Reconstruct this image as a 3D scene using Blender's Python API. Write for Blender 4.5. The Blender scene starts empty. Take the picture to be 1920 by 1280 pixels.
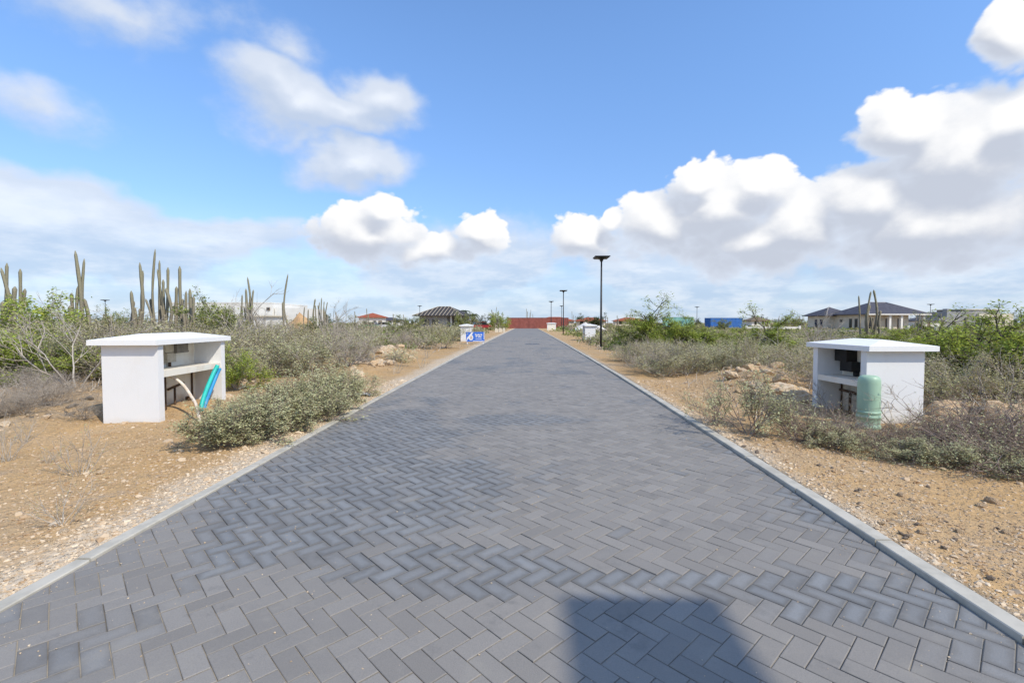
import bpy, bmesh, math, random
import numpy as np
from mathutils import Vector, Matrix, noise as mnoise

R = math.radians
scene = bpy.context.scene
C = scene.collection

# ------------------------------------------------------------------ camera
F_PX, CAM_H = 907.0, 1.61
YAW, PITCH = R(1.77), R(2.21)
cam_d = bpy.data.cameras.new("camera")
cam = bpy.data.objects.new("camera", cam_d)
C.objects.link(cam)
cam_d.sensor_width = 36.0
cam_d.lens = 36.0 * F_PX / 1920.0
cam_d.clip_start, cam_d.clip_end = 0.05, 9000
cam.location = (0, 0, CAM_H)
cam.rotation_euler = (R(90) - PITCH, 0, YAW)
scene.camera = cam

# ------------------------------------------------------------------ exposure, sun
scene.view_settings.view_transform = 'Standard'
scene.view_settings.look = 'None'
scene.view_settings.gamma = 1.0
scene.view_settings.exposure = 0.46
scene.view_settings.use_curve_mapping = False
SUN_EL, SUN_AZ = R(45.0), R(130)          # azimuth clockwise from +Y: behind and to the right
sd = bpy.data.lights.new("sun", 'SUN')
sd.energy, sd.angle, sd.color = 2.95, R(0.9), (1.0, 0.925, 0.79)
sun = bpy.data.objects.new("sun", sd)
C.objects.link(sun)
to_sun = Vector((math.sin(SUN_AZ)*math.cos(SUN_EL), math.cos(SUN_AZ)*math.cos(SUN_EL), math.sin(SUN_EL)))
sun.rotation_euler = to_sun.to_track_quat('Z', 'Y').to_euler()
sun.location = (0, 0, 30)

# ------------------------------------------------------------------ pixel <-> place helpers (photograph is 1920 x 1280)
FW = Vector((-math.sin(YAW), math.cos(YAW), 0))
RT = Vector((math.cos(YAW), math.sin(YAW), 0))
def ray(px, py):
    u, v = (px-960)/F_PX, (640-py)/F_PX
    fw = math.cos(PITCH) + v*math.sin(PITCH)
    up = -math.sin(PITCH) + v*math.cos(PITCH)
    return FW*fw + RT*u + Vector((0, 0, up)), fw
def at(px, py, d):
    r, fw = ray(px, py)
    return Vector((0, 0, CAM_H)) + r*(d/fw)
def azel(px, py):
    r, _ = ray(px, py); r.normalize()
    return math.atan2(r.x, r.y), math.asin(r.z)

# ------------------------------------------------------------------ node helper
class NB:
    def __init__(s, nt): s.nt = nt
    def node(s, t, **kw):
        n = s.nt.nodes.new(t)
        for k, v in kw.items(): setattr(n, k, v)
        return n
    def put(s, sock, v):
        if isinstance(v, bpy.types.NodeSocket): s.nt.links.new(v, sock)
        elif v is not None: sock.default_value = v
    def m(s, op, a, b=None, c=None, clamp=False):
        n = s.node('ShaderNodeMath', operation=op, use_clamp=clamp)
        for i, v in enumerate((a, b, c)):
            if v is not None: s.put(n.inputs[i], v)
        return n.outputs[0]
    def v(s, op, a, b=None, c=None, scale=None, out=0):
        n = s.node('ShaderNodeVectorMath', operation=op)
        for i, x in enumerate((a, b, c)):
            if x is not None: s.put(n.inputs[i], x)
        if scale is not None: s.put(n.inputs['Scale'], scale)
        return n.outputs[out]
    def noise(s, vec, scale, detail=4, rough=0.55, dim='3D', dist=0.0):
        n = s.node('ShaderNodeTexNoise', noise_dimensions=dim)
        if vec is not None: s.put(n.inputs['Vector'], vec)
        n.inputs['Scale'].default_value = scale; n.inputs['Detail'].default_value = detail
        n.inputs['Roughness'].default_value = rough; n.inputs['Distortion'].default_value = dist
        return n
    def voro(s, vec, scale, feature='F1', rnd=1.0):
        n = s.node('ShaderNodeTexVoronoi', feature=feature)
        if vec is not None: s.put(n.inputs['Vector'], vec)
        n.inputs['Scale'].default_value = scale
        n.inputs['Randomness'].default_value = rnd
        return n
    def ramp(s, x, lo, hi, a=0.0, b=1.0, smooth=True):
        n = s.node('ShaderNodeMapRange', interpolation_type='SMOOTHSTEP' if smooth else 'LINEAR')
        s.put(n.inputs['Value'], x); s.put(n.inputs['From Min'], lo); s.put(n.inputs['From Max'], hi)
        s.put(n.inputs['To Min'], a); s.put(n.inputs['To Max'], b)
        return n.outputs['Result']
    def mix(s, f, a, b, blend='MIX'):
        n = s.node('ShaderNodeMix', data_type='RGBA', blend_type=blend)
        s.put(n.inputs['Factor'], f)
        s.put(n.inputs[6], (*a, 1) if isinstance(a, tuple) else a)
        s.put(n.inputs[7], (*b, 1) if isinstance(b, tuple) else b)
        return n.outputs[2]
    def attr(s, name):
        n = s.node('ShaderNodeAttribute', attribute_name=name)
        return n
    def xyz(s, vec):
        n = s.node('ShaderNodeSeparateXYZ'); s.put(n.inputs[0], vec); return n.outputs
    def comb(s, x, y, z):
        n = s.node('ShaderNodeCombineXYZ')
        for i, q in enumerate((x, y, z)): s.put(n.inputs[i], q)
        return n.outputs[0]

# ------------------------------------------------------------------ world: Nishita sky with cumulus and a stratus sheet
def build_world():
    w = bpy.data.worlds.new("World"); scene.world = w
    w.use_nodes = True
    nt = w.node_tree; nt.nodes.clear()
    b = NB(nt)
    # (px, py, half width px, half height px, weight) measured on the photograph, stored as directions
    solid = [(1800, 300, 250, 150, 1.0), (1700, 250, 130, 95, 1.0), (1900, 240, 150, 95, 1.0), (1640, 385, 190, 95, .95),
             (1360, 395, 165, 100, 1.0), (1310, 345, 72, 55, .95), (1420, 350, 90, 62, .95), (1240, 430, 110, 70, .95), (1500, 430, 150, 80, .9),
             (1750, 420, 360, 105, 1.0), (1430, 450, 260, 72, .9), (1095, 460, 70, 52, .9), (1150, 425, 30, 32, .8), (1800, 400, 260, 70, .85),
             (685, 435, 115, 62, .95), (712, 395, 50, 38, .85), (810, 470, 120, 30, .6), (905, 442, 54, 46, .9),
             (1915, 55, 80, 95, .9), (2100, 330, 280, 170, 1.0),
             (-260, 300, 150, 60, .8), (2330, 420, 170, 90, .8)]
    soft = [(560, 205, 165, 75, 1.35), (735, 185, 110, 85, 1.45), (655, 305, 150, 65, 1.45), (660, 215, 180, 60, 1.2),
            (70, 190, 170, 80, .7), (260, 30, 260, 75, .62), (560, 110, 70, 45, .35),
            (60, 400, 420, 100, 1.7), (360, 440, 300, 75, 1.7), (-150, 390, 300, 120, 1.6), (200, 480, 420, 60, 1.1),
            (850, 495, 330, 80, 1.15), (1300, 515, 420, 95, 1.6), (1750, 500, 400, 120, 1.8), (1650, 430, 360, 100, 1.5), (300, 525, 380, 60, .55)]
    def conv(lst):
        out = []
        for px, py, rx, ry, wt in lst:
            a0, e0 = azel(px, py); a1, _ = azel(px+rx, py); _, e1 = azel(px, py-ry)
            out.append((a0, e0, abs(a1-a0), abs(e1-e0), wt))
        return out
    def cloud_group(name, blobs, n_amp, n_scale, n_detail, billow):
        g = bpy.data.node_groups.new(name, 'ShaderNodeTree')
        g.interface.new_socket('P', in_out='INPUT', socket_type='NodeSocketVector')
        g.interface.new_socket('D', in_out='OUTPUT', socket_type='NodeSocketFloat')
        g.interface.new_socket('S', in_out='OUTPUT', socket_type='NodeSocketFloat')
        q = NB(g)
        gi, go = q.node('NodeGroupInput'), q.node('NodeGroupOutput')
        P = gi.outputs[0]
        x, y, z = q.xyz(P)
        ce = q.m('COSINE', y)
        N = q.comb(q.m('MULTIPLY', ce, q.m('SINE', x)), q.m('MULTIPLY', ce, q.m('COSINE', x)), q.m('MULTIPLY', y, 1.35))
        f1 = q.noise(N, n_scale, n_detail, 0.62)
        nz = q.m('MULTIPLY', q.m('SUBTRACT', f1.outputs[0], 0.5), n_amp)
        nz0 = nz
        if billow:
            wn = q.noise(N, 9.0, 3, 0.5)
            Nw = q.v('ADD', N, q.v('SCALE', wn.outputs['Color'], scale=0.05))
            v1 = q.voro(Nw, 13.0); v2 = q.voro(Nw, 33.0); v3 = q.voro(Nw, 80.0)
            bl = q.m('ADD', q.m('MULTIPLY', v1.outputs[0], -0.62), q.m('MULTIPLY', v2.outputs[0], -0.34))
            bl = q.m('ADD', bl, q.m('MULTIPLY', v3.outputs[0], -0.15))
            nz = q.m('ADD', nz, q.m('ADD', bl, 0.62))
        wp = q.noise(N, 3.6, 4, 0.55)
        P = q.v('ADD', P, q.v('SCALE', q.v('SUBTRACT', wp.outputs['Color'], (.5, .5, .5)), scale=0.10 if billow else 0.22))
        acc = None
        for a0, e0, ra, re, wt in blobs:
            if billow: wt *= 1.45
            d = q.v('MULTIPLY', q.v('SUBTRACT', P, (a0, e0, 0)), (1/ra, 1/re, 0))
            val = q.m('MULTIPLY_ADD', q.v('LENGTH', d, out=1), -wt, wt)
            acc = val if acc is None else q.m('SMOOTH_MAX', acc, val, 0.18)
        # scattered cloud everywhere else round the sky, unseen, thickened for neutral ambient light
        f2 = q.noise(N, 2.1, 3, 0.5)
        far_az = q.ramp(q.m('ABSOLUTE', x), R(60), R(85))
        gen = q.m('MULTIPLY_ADD', q.m('SUBTRACT', f2.outputs[0], 0.52), 3.2, q.m('MULTIPLY', q.m('SUBTRACT', far_az, 1.0), 2.0))
        acc = q.m('MAXIMUM', acc, gen)
        q.put(go.inputs[0], q.m('ADD', q.m('MAXIMUM', acc, -1.2), nz))
        q.put(go.inputs[1], q.m('ADD', acc, q.m('MULTIPLY', nz0, 0.8)))
        return g
    g_sol = cloud_group('cumulus', conv(solid), 0.95, 7.0, 10, True)
    g_sof = cloud_group('stratus', conv(soft), 1.25, 6.5, 10, False)
    tc = b.node('ShaderNodeTexCoord')
    x, y, z = b.xyz(tc.outputs['Generated'])
    az = b.m('ARCTAN2', x, y); el = b.m('ARCSINE', b.m('MAXIMUM', b.m('MINIMUM', z, 1.0), -1.0))
    P = b.comb(az, el, 0.0)
    def ev(g, dx, dy):
        n = b.node('ShaderNodeGroup'); n.node_tree = g
        b.put(n.inputs[0], b.v('ADD', P, (dx, dy, 0)) if (dx or dy) else P)
        return n.outputs
    (D0, B0), (D1, B1) = ev(g_sol, 0, 0), ev(g_sol, 0.016, 0.034)
    S0, S1 = ev(g_sof, 0, 0)[0], ev(g_sof, 0.012, 0.03)[0]
    a_sof = b.m('MULTIPLY', b.ramp(S0, -0.05, 0.72), 0.88)
    low = b.ramp(el, R(13), R(0), 0.0, 0.86)
    a_sof = b.m('MAXIMUM', a_sof, low)
    lit = b.m('MULTIPLY_ADD', b.m('SUBTRACT', B0, B1), 0.98, 0.16)
    lit = b.m('MULTIPLY_ADD', b.m('SUBTRACT', D0, D1), 0.24, lit)
    lit = b.ramp(lit, 0.0, 0.95)
    a_sol = b.ramp(D0, 0.0, b.m('MULTIPLY_ADD', b.m('SUBTRACT', 1.0, lit), 0.28, 0.18))
    thick = b.ramp(D0, 0.15, 0.9)
    c_sol = b.mix(lit, b.mix(thick, (.50, .55, .64), (.42, .455, .53)), (.74, .74, .745))
    lit_s = b.ramp(b.m('MULTIPLY_ADD', b.m('SUBTRACT', S0, S1), 0.9, 0.55), 0.1, 1.0)
    c_sof = b.mix(lit_s, (.43, .49, .59), b.mix(b.ramp(S0, .75, 1.4), (.56, .60, .665), (.69, .715, .75)))
    bn = b.noise(b.comb(b.m('MULTIPLY', az, 5.0), b.m('MULTIPLY', el, 17.0), 0.0), 1.6, 9, .6)
    c_sof = b.mix(b.ramp(el, R(16), R(1), 0.0, 0.85), c_sof, b.mix(b.ramp(bn.outputs[0], .40, .62), (.35, .46, .62), (.56, .62, .71)))
    sky = b.node('ShaderNodeTexSky', sky_type='NISHITA')
    sky.sun_disc = False
    sky.sun_elevation, sky.sun_rotation = SUN_EL, SUN_AZ
    sky.altitude, sky.air_density, sky.dust_density, sky.ozone_density = 0, 1.0, 0.3, 2.2
    sky_c = b.mix(1.0, sky.outputs[0], b.mix(b.ramp(el, R(2), R(32)), (.64, .72, .87), (.90, 1.08, 1.26)), 'MULTIPLY')
    bg_sky = b.node('ShaderNodeBackground'); b.put(bg_sky.inputs['Color'], sky_c); bg_sky.inputs['Strength'].default_value = 0.15
    bg_sof = b.node('ShaderNodeBackground'); b.put(bg_sof.inputs['Color'], c_sof); bg_sof.inputs['Strength'].default_value = 1.0
    bg_sol = b.node('ShaderNodeBackground'); b.put(bg_sol.inputs['Color'], c_sol); bg_sol.inputs['Strength'].default_value = 1.0
    m1 = b.node('ShaderNodeMixShader'); b.put(m1.inputs[0], a_sof); b.put(m1.inputs[1], bg_sky.outputs[0]); b.put(m1.inputs[2], bg_sof.outputs[0])
    m2 = b.node('ShaderNodeMixShader'); b.put(m2.inputs[0], a_sol); b.put(m2.inputs[1], m1.outputs[0]); b.put(m2.inputs[2], bg_sol.outputs[0])
    out = b.node('ShaderNodeOutputWorld'); b.put(out.inputs[0], m2.outputs[0])
    w.cycles.sampling_method = 'MANUAL'; w.cycles.sample_map_resolution = 512
build_world()
scene.cycles.use_denoising = True
scene.cycles.max_bounces = 6
scene.cycles.transparent_max_bounces = 6

# ------------------------------------------------------------------ mesh / object helpers
def tag(o, label=None, cat=None, group=None, kind=None):
    if label: o['label'] = label
    if cat: o['category'] = cat
    if group: o['group'] = group
    if kind: o['kind'] = kind
    return o
def empty(name, loc=(0, 0, 0), rz=0.0, label=None, cat=None, group=None):
    o = bpy.data.objects.new(name, None); C.objects.link(o)
    o.empty_display_size = 0.1
    o.location = loc; o.rotation_euler = (0, 0, rz)
    return tag(o, label, cat, group)
def link(name, me, mat=None, parent=None):
    if mat is not None and not me.materials: me.materials.append(mat)
    o = bpy.data.objects.new(name, me); C.objects.link(o)
    if parent is not None: o.parent = parent
    return o
def bm_obj(name, bm, mat, parent=None, smooth=False, bevel=0.0):
    if bevel > 0:
        bmesh.ops.bevel(bm, geom=[e for e in bm.edges if len(e.link_faces) == 2 and e.calc_face_angle(0) > 0.5],
                        offset=bevel, segments=1, affect='EDGES')
    bmesh.ops.recalc_face_normals(bm, faces=bm.faces)
    me = bpy.data.meshes.new(name); bm.to_mesh(me); bm.free()
    if smooth: me.shade_smooth()
    return link(name, me, mat, parent)
def np_mesh(name, verts, faces, k, attrs=None, smooth=False):
    """verts (n,3), faces (m,k) all of one size"""
    verts = np.asarray(verts, np.float32); faces = np.asarray(faces, np.int32)
    me = bpy.data.meshes.new(name)
    me.vertices.add(len(verts)); me.vertices.foreach_set('co', verts.ravel())
    me.loops.add(faces.size); me.loops.foreach_set('vertex_index', faces.ravel())
    me.polygons.add(len(faces))
    me.polygons.foreach_set('loop_start', np.arange(0, faces.size, k, dtype=np.int32))
    me.polygons.foreach_set('use_smooth', np.full(len(faces), smooth))
    me.update(calc_edges=True)
    for an, av in (attrs or {}).items():
        a = me.attributes.new(an, 'FLOAT', 'POINT'); a.data.foreach_set('value', np.asarray(av, np.float32))
    return me
def bx(bm, x0, x1, y0, y1, z0, z1):
    vs = [bm.verts.new(p) for p in ((x0,y0,z0),(x1,y0,z0),(x1,y1,z0),(x0,y1,z0),(x0,y0,z1),(x1,y0,z1),(x1,y1,z1),(x0,y1,z1))]
    for f in ((0,3,2,1),(4,5,6,7),(0,1,5,4),(1,2,6,5),(2,3,7,6),(3,0,4,7)): bm.faces.new([vs[i] for i in f])
    return vs
def box(name, dims, mat, parent=None, bevel=0.0):
    bm = bmesh.new(); bx(bm, *dims)
    return bm_obj(name, bm, mat, parent, bevel=bevel)
def tube_bm(bm, pts, radii, n=8, cap=True):
    rings = []
    pts = [Vector(p) for p in pts]
    ref = Vector((0.37, 0.21, 0.9)).normalized()
    for i, p in enumerate(pts):
        t = (pts[min(i+1, len(pts)-1)] - pts[max(i-1, 0)]).normalized()
        r_ = ref if abs(t.dot(ref)) < 0.95 else Vector((1, 0, 0))
        a = t.cross(r_).normalized(); c = t.cross(a)
        r = radii[i] if isinstance(radii, (list, tuple)) else radii
        rings.append([bm.verts.new(p + (a*math.cos(2*math.pi*k/n) + c*math.sin(2*math.pi*k/n))*r) for k in range(n)])
    for i in range(len(rings)-1):
        for k in range(n):
            bm.faces.new((rings[i][k], rings[i][(k+1) % n], rings[i+1][(k+1) % n], rings[i+1][k]))
    if cap:
        bm.faces.new(rings[0][::-1]); bm.faces.new(rings[-1])
def tube(name, pts, radii, mat, parent=None, n=8, smooth=True):
    bm = bmesh.new(); tube_bm(bm, pts, radii, n)
    o = bm_obj(name, bm, mat, parent, smooth=smooth)
    return o
def lathe(name, prof, mat, parent=None, n=24):
    bm = bmesh.new(); rings = []
    for r, z in prof: rings.append([bm.verts.new((r*math.cos(2*math.pi*k/n), r*math.sin(2*math.pi*k/n), z)) for k in range(n)])
    for i in range(len(rings)-1):
        for k in range(n): bm.faces.new((rings[i][k], rings[i][(k+1) % n], rings[i+1][(k+1) % n], rings[i+1][k]))
    bm.faces.new(rings[-1])
    return bm_obj(name, bm, mat, parent, smooth=True)
def copy_tree(o, parent=None):
    c = o.copy(); C.objects.link(c); c.parent = parent
    for ch in list(o.children): copy_tree(ch, c)
    return c

# ------------------------------------------------------------------ materials
def new_mat(name):
    m = bpy.data.materials.new(name); m.use_nodes = True
    nt = m.node_tree; nt.nodes.clear()
    b = NB(nt)
    bsdf = b.node('ShaderNodeBsdfPrincipled'); out = b.node('ShaderNodeOutputMaterial')
    nt.links.new(bsdf.outputs[0], out.inputs[0])
    return m, b, bsdf, out
def bump(b, bsdf, h, dist, strength=1.0):
    n = b.node('ShaderNodeBump'); n.inputs['Strength'].default_value = strength; n.inputs['Distance'].default_value = dist
    b.put(n.inputs['Height'], h); b.put(bsdf.inputs['Normal'], n.outputs[0])
def simple(name, c1, c2=None, scale=6.0, rough=0.8, bmp=0.0, spec=0.3, detail=6, lo=.35, hi=.65, metal=0.0):
    m, b, s, _ = new_mat(name)
    tc = b.node('ShaderNodeTexCoord').outputs['Object']
    if c2 is None: c2 = tuple(x*0.82 for x in c1)
    nz = b.noise(tc, scale, detail, 0.6)
    b.put(s.inputs['Base Color'], b.mix(b.ramp(nz.outputs[0], lo, hi), c1, c2))
    s.inputs['Roughness'].default_value = rough; s.inputs['Metallic'].default_value = metal
    s.inputs['Specular IOR Level'].default_value = spec
    if bmp: bump(b, s, nz.outputs[0], bmp)
    return m
def leaf_mat(name, dark, light, trans=0.35, hue=None):
    m, b, s, out = new_mat(name)
    oi = b.node('ShaderNodeObjectInfo')
    t = b.m('MULTIPLY_ADD', b.attr('tone').outputs['Fac'], 0.75, b.m('MULTIPLY', oi.outputs['Random'], 0.25))
    col = b.mix(t, dark, light)
    if hue: col = b.mix(b.m('MULTIPLY', b.ramp(b.attr('dry').outputs['Fac'], .72, .95), 0.8), col, hue)
    d = b.node('ShaderNodeBsdfDiffuse'); b.put(d.inputs[0], col)
    tr = b.node('ShaderNodeBsdfTranslucent'); b.put(tr.inputs[0], b.mix(0.25, col, (.35, .38, .04)))
    mx = b.node('ShaderNodeMixShader'); mx.inputs[0].default_value = trans
    b.put(mx.inputs[1], d.outputs[0]); b.put(mx.inputs[2], tr.outputs[0])
    b.nt.links.new(mx.outputs[0], out.inputs[0])
    return m
M = {}
M['white'] = None
def paint_mat(name, base, dirt, streak=0.35, low_z=None):
    m, b, s, _ = new_mat(name)
    tc = b.node('ShaderNodeTexCoord').outputs['Object']
    big = b.noise(tc, 2.2, 6, 0.65)
    x, y, z = b.xyz(tc)
    st = b.noise(b.comb(b.m('MULTIPLY', x, 9), b.m('MULTIPLY', y, 9), b.m('MULTIPLY', z, 1.1)), 1.0, 5, 0.6)
    f = b.m('MULTIPLY', b.ramp(big.outputs[0], .45, .75), streak)
    f = b.m('ADD', f, b.m('MULTIPLY', b.ramp(st.outputs[0], .58, .8), streak*0.7))
    if low_z is not None:   # splash of red soil at the foot
        f = b.m('ADD', f, b.m('MULTIPLY', b.ramp(b.m('MULTIPLY_ADD', big.outputs[0], -0.18, z), low_z+0.02, low_z-0.12), 0.5))
    b.put(s.inputs['Base Color'], b.mix(b.m('MINIMUM', f, 0.9), base, dirt))
    s.inputs['Roughness'].default_value = 0.75
    fine = b.noise(tc, 60, 4, 0.6)
    bump(b, s, fine.outputs[0], 0.002)
    return m
M['white'] = paint_mat('white_paint', (.75, .75, .745), (.60, .55, .47), 0.18, 0.05)
M['cream'] = paint_mat('inside_paint_bounce_tint', (.82, .78, .68), (.62, .46, .30), 0.4, 0.22)  # white paint and dirt, with warm bounce off the soil put into the colour
M['roof_white'] = paint_mat('white_roof_paint', (.80, .80, .79), (.66, .62, .55), 0.16)
M['shelf'] = paint_mat('shelf_paint', (.76, .72, .63), (.55, .40, .26), 0.4)
M['kerb'] = simple('kerb_concrete', (.51, .475, .40), (.39, .365, .305), 5, 0.85, 0.002)
M['dark_metal'] = simple('dark_lamp_paint', (.018, .018, .020), (.03, .03, .032), 8, 0.45)
M['panel'] = simple('solar_panel', (.012, .014, .03), (.02, .022, .04), 3, 0.15, spec=.5)
M['black_plastic'] = simple('black_plastic', (.012, .012, .013), (.02, .02, .02), 9, 0.5)
M['grey_plastic'] = simple('grey_plastic', (.22, .20, .17), (.17, .155, .13), 9, 0.55)
M['beige_plastic'] = simple('beige_plastic', (.52, .47, .38), (.44, .38, .28), 9, 0.55)
M['rust_pipe'] = simple('rusty_pipe', (.07, .045, .03), (.13, .075, .04), 30, 0.75, 0.002)
M['teal'] = simple('teal_pipe', (.03, .52, .45), (.03, .45, .41), 6, 0.4)
M['blue_pipe'] = simple('blue_pipe', (.04, .32, .62), (.04, .27, .55), 6, 0.4)
M['white_pipe'] = simple('white_pipe', (.74, .68, .58), (.6, .48, .36), 12, 0.6)
M['pedestal'] = simple('green_pedestal', (.36, .52, .38), (.33, .48, .345), 5, 0.42, spec=.45)
M['rock'] = simple('limestone_rock', (.56, .42, .27), (.42, .28, .155), 5, 0.95, 0.02)
M['pale_rock'] = simple('pale_limestone', (.62, .51, .37), (.48, .33, .19), 4, 0.95, 0.02)
M['dark_rock'] = simple('weathered_rock', (.42, .36, .29), (.27, .225, .18), 7, 0.95, 0.06)
M['dropping'] = simple('dark_pebble', (.15, .115, .085), (.22, .17, .125), 20, 0.95, 0.004)
M['twig_grey'] = simple('grey_twigs', (.48, .42, .35), (.35, .30, .25), 3, 0.9)
M['twig_brown'] = simple('brown_twigs', (.33, .255, .21), (.22, .165, .135), 3, 0.9)
M['twig_pale'] = simple('pale_twigs', (.50, .45, .38), (.36, .31, .26), 3, 0.9)
M['bark'] = simple('grey_bark', (.14, .115, .095), (.08, .065, .05), 9, 0.95, 0.01)
M['leaf_sage'] = leaf_mat('sage_leaves', (.37, .375, .19), (.60, .595, .36), 0.16, (.38, .29, .18))
M['leaf_olive'] = leaf_mat('olive_leaves', (.30, .28, .13), (.47, .44, .23), 0.16, (.40, .31, .20))
M['leaf_dry'] = leaf_mat('dry_leaves', (.25, .20, .14), (.46, .39, .28), 0.12)
M['leaf_green'] = leaf_mat('green_leaves', (.19, .225, .07), (.40, .45, .16), 0.25, (.38, .34, .12))
M['leaf_bright'] = leaf_mat('bright_green_leaves', (.25, .32, .055), (.48, .57, .14), 0.3, (.38, .36, .06))
M['leaf_dark'] = leaf_mat('dark_green_leaves', (.025, .045, .014), (.10, .14, .05), 0.25)
M['palm'] = leaf_mat('palm_leaves', (.02, .035, .018), (.06, .09, .04), 0.2)

def cactus_mat():
    m, b, s, _ = new_mat('cactus_skin')
    tc = b.node('ShaderNodeTexCoord').outputs['Object']
    n1 = b.noise(tc, 2.0, 5, .6); n2 = b.noise(tc, 25, 4, .6)
    x, y, z = b.xyz(tc)
    age = b.ramp(b.m('MULTIPLY_ADD', n1.outputs[0], 2.2, z), 2.0, 4.4)    # corky grey-brown foot, greener top
    c = b.mix(age, (.22, .185, .135), (.235, .22, .14))
    c = b.mix(b.m('MULTIPLY', b.ramp(n2.outputs[0], .4, .7), .5), c, (.34, .30, .22))
    b.put(s.inputs['Base Color'], c); s.inputs['Roughness'].default_value = 0.85
    bump(b, s, n2.outputs[0], 0.01)
    return m
M['cactus'] = cactus_mat()

# ------------------------------------------------------------------ ground height
XL, XR = -2.83, 2.41           # inner edges of the kerbs
KW_L, KW_R = 0.10, 0.12
KH_L, KH_R = 0.012, 0.036
def road_z(y):
    return 0.25*(1-math.exp(-y/10.0)) if y > 0 else max(0.025*y, -0.25)
MOUNDS = [(-5.2, 17.0, 1.6, .28), (-4.9, 14.0, 1.1, .22), (-5.8, 20.5, 1.8, .30), (-5.75, 8.1, .8, .16),
          (5.1, 10.6, 1.3, .30), (6.0, 12.4, 1.6, .32), (4.6, 8.9, .8, .12), (8.2, 7.3, 1.3, .16), (-9.0, 8.0, 2.5, .25), (-11, 11, 3, .3)]
def ground_z(x, y):
    z = road_z(y)
    if x < XL - KW_L: e, k = XL - KW_L - x, KH_L
    elif x > XR + KW_R: e, k = x - XR - KW_R, KH_R*0.82
    else: return z - 0.14
    a = min(1.0, e/2.5)
    n = mnoise.fractal(Vector((x*.55, y*.55, 3.1)), 1.0, 2.0, 4)
    z += k*max(0, 1-e/1.2) - .012 + a*(0.055*n)
    if e > 4: z += min(1, (e-4)/10)*0.12*mnoise.noise(Vector((x*.12, y*.12, 9.0)))
    for mx, my, r, h in MOUNDS:
        d2 = ((x-mx)**2 + (y-my)**2)/(r*r)
        if d2 < 6: z += h*math.exp(-d2*1.6)*(1+.35*mnoise.noise(Vector((x*1.9, y*1.9, 1))))
    return z
def on_ground(px, py):
    """where the sight line of a photograph pixel meets the terrain"""
    r, fw = ray(px, py); o = Vector((0, 0, CAM_H)); t = 1.0
    while t < 400:
        p = o + r*t
        if p.z <= ground_z(p.x, p.y): return Vector((p.x, p.y, ground_z(p.x, p.y)))
        t += 0.02 + t*0.004
    return o + r*400
def gpt(px, d):
    p = at(px, 605, d); p.z = ground_z(p.x, p.y); return p

# ------------------------------------------------------------------ ground sheet
def ground_mat():
    m, b, s, _ = new_mat('gravelly_soil')
    pos = b.node('ShaderNodeNewGeometry').outputs['Position']
    x, y, z = b.xyz(pos)
    n1 = b.noise(pos, 0.55, 7, .62); n2 = b.noise(pos, 4.5, 6, .65); n3 = b.noise(pos, 28, 5, .7)
    v1 = b.voro(pos, 34); v2 = b.voro(pos, 85); v3 = b.voro(pos, 13)
    col = b.mix(b.ramp(n1.outputs[0], .35, .65), (.53, .335, .150), (.50, .345, .19))
    col = b.mix(b.m('MULTIPLY', b.ramp(n2.outputs[0], .5, .72), .55), col, (.36, .215, .10))
    # pebbles of other colours lying in the soil
    pc = b.xyz(v1.outputs['Color'])
    peb = b.m('MULTIPLY', b.ramp(v1.outputs['Distance'], .42, .25), b.ramp(pc[0], .55, .6))
    col = b.mix(b.m('MULTIPLY', peb, .8), col, b.mix(pc[1], (.62, .47, .30), (.34, .24, .14)))
    pd = b.xyz(v2.outputs['Color'])
    peb2 = b.m('MULTIPLY', b.ramp(v2.outputs['Distance'], .45, .25), b.ramp(pd[0], .45, .5))
    col = b.mix(b.m('MULTIPLY', peb2, .7), col, b.mix(pd[1], (.66, .54, .39), (.38, .25, .13)))
    # pale crushed limestone bedding along the kerbs
    e = b.m('MINIMUM', b.m('ABSOLUTE', b.m('SUBTRACT', x, XL-KW_L)), b.m('ABSOLUTE', b.m('SUBTRACT', x, XR+KW_R)))
    wide = b.m('MULTIPLY', b.ramp(x, -1.0, 1.0), 0.30)
    near = b.ramp(b.m('ADD', wide, b.m('MULTIPLY_ADD', n2.outputs[0], -0.85, b.m('MULTIPLY_ADD', n1.outputs[0], -0.5, e))), -0.05, -0.50)
    col = b.mix(b.m('MULTIPLY', near, b.ramp(n3.outputs[0], .3, .55)), col, (.62, .51, .375))
    # grey crust and litter further out in the scrub
    scr = b.m('MULTIPLY', b.ramp(b.m('MULTIPLY_ADD', n1.outputs[0], 3.0, e), 4.2, 7.0), b.ramp(n2.outputs[0], .35, .6))
    col = b.mix(b.m('MULTIPLY', scr, .75), col, (.33, .27, .195))
    cru = b.m('MULTIPLY', b.ramp(b.noise(pos, 1.7, 6, .7).outputs[0], .56, .68), b.ramp(n3.outputs[0], .4, .6))
    col = b.mix(b.m('MULTIPLY', cru, .55), col, (.36, .31, .265))
    b.put(s.inputs['Base Color'], col)
    s.inputs['Roughness'].default_value = 0.95; s.inputs['Specular IOR Level'].default_value = 0.15
    h = b.m('ADD', b.m('MULTIPLY', n3.outputs[0], .5), b.m('ADD', b.m('MULTIPLY', peb, .7), b.m('MULTIPLY', peb2, .4)))
    h = b.m('ADD', h, b.m('MULTIPLY', b.ramp(v3.outputs['Distance'], .5, .1), .35))
    bump(b, s, h, 0.025, 0.9)
    return m
M['ground'] = ground_mat()
def axis(segs):
    out = []
    for a, b_, st in segs: out += list(np.arange(a, b_-1e-6, st))
    out.append(segs[-1][1]); return np.array(out)
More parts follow.
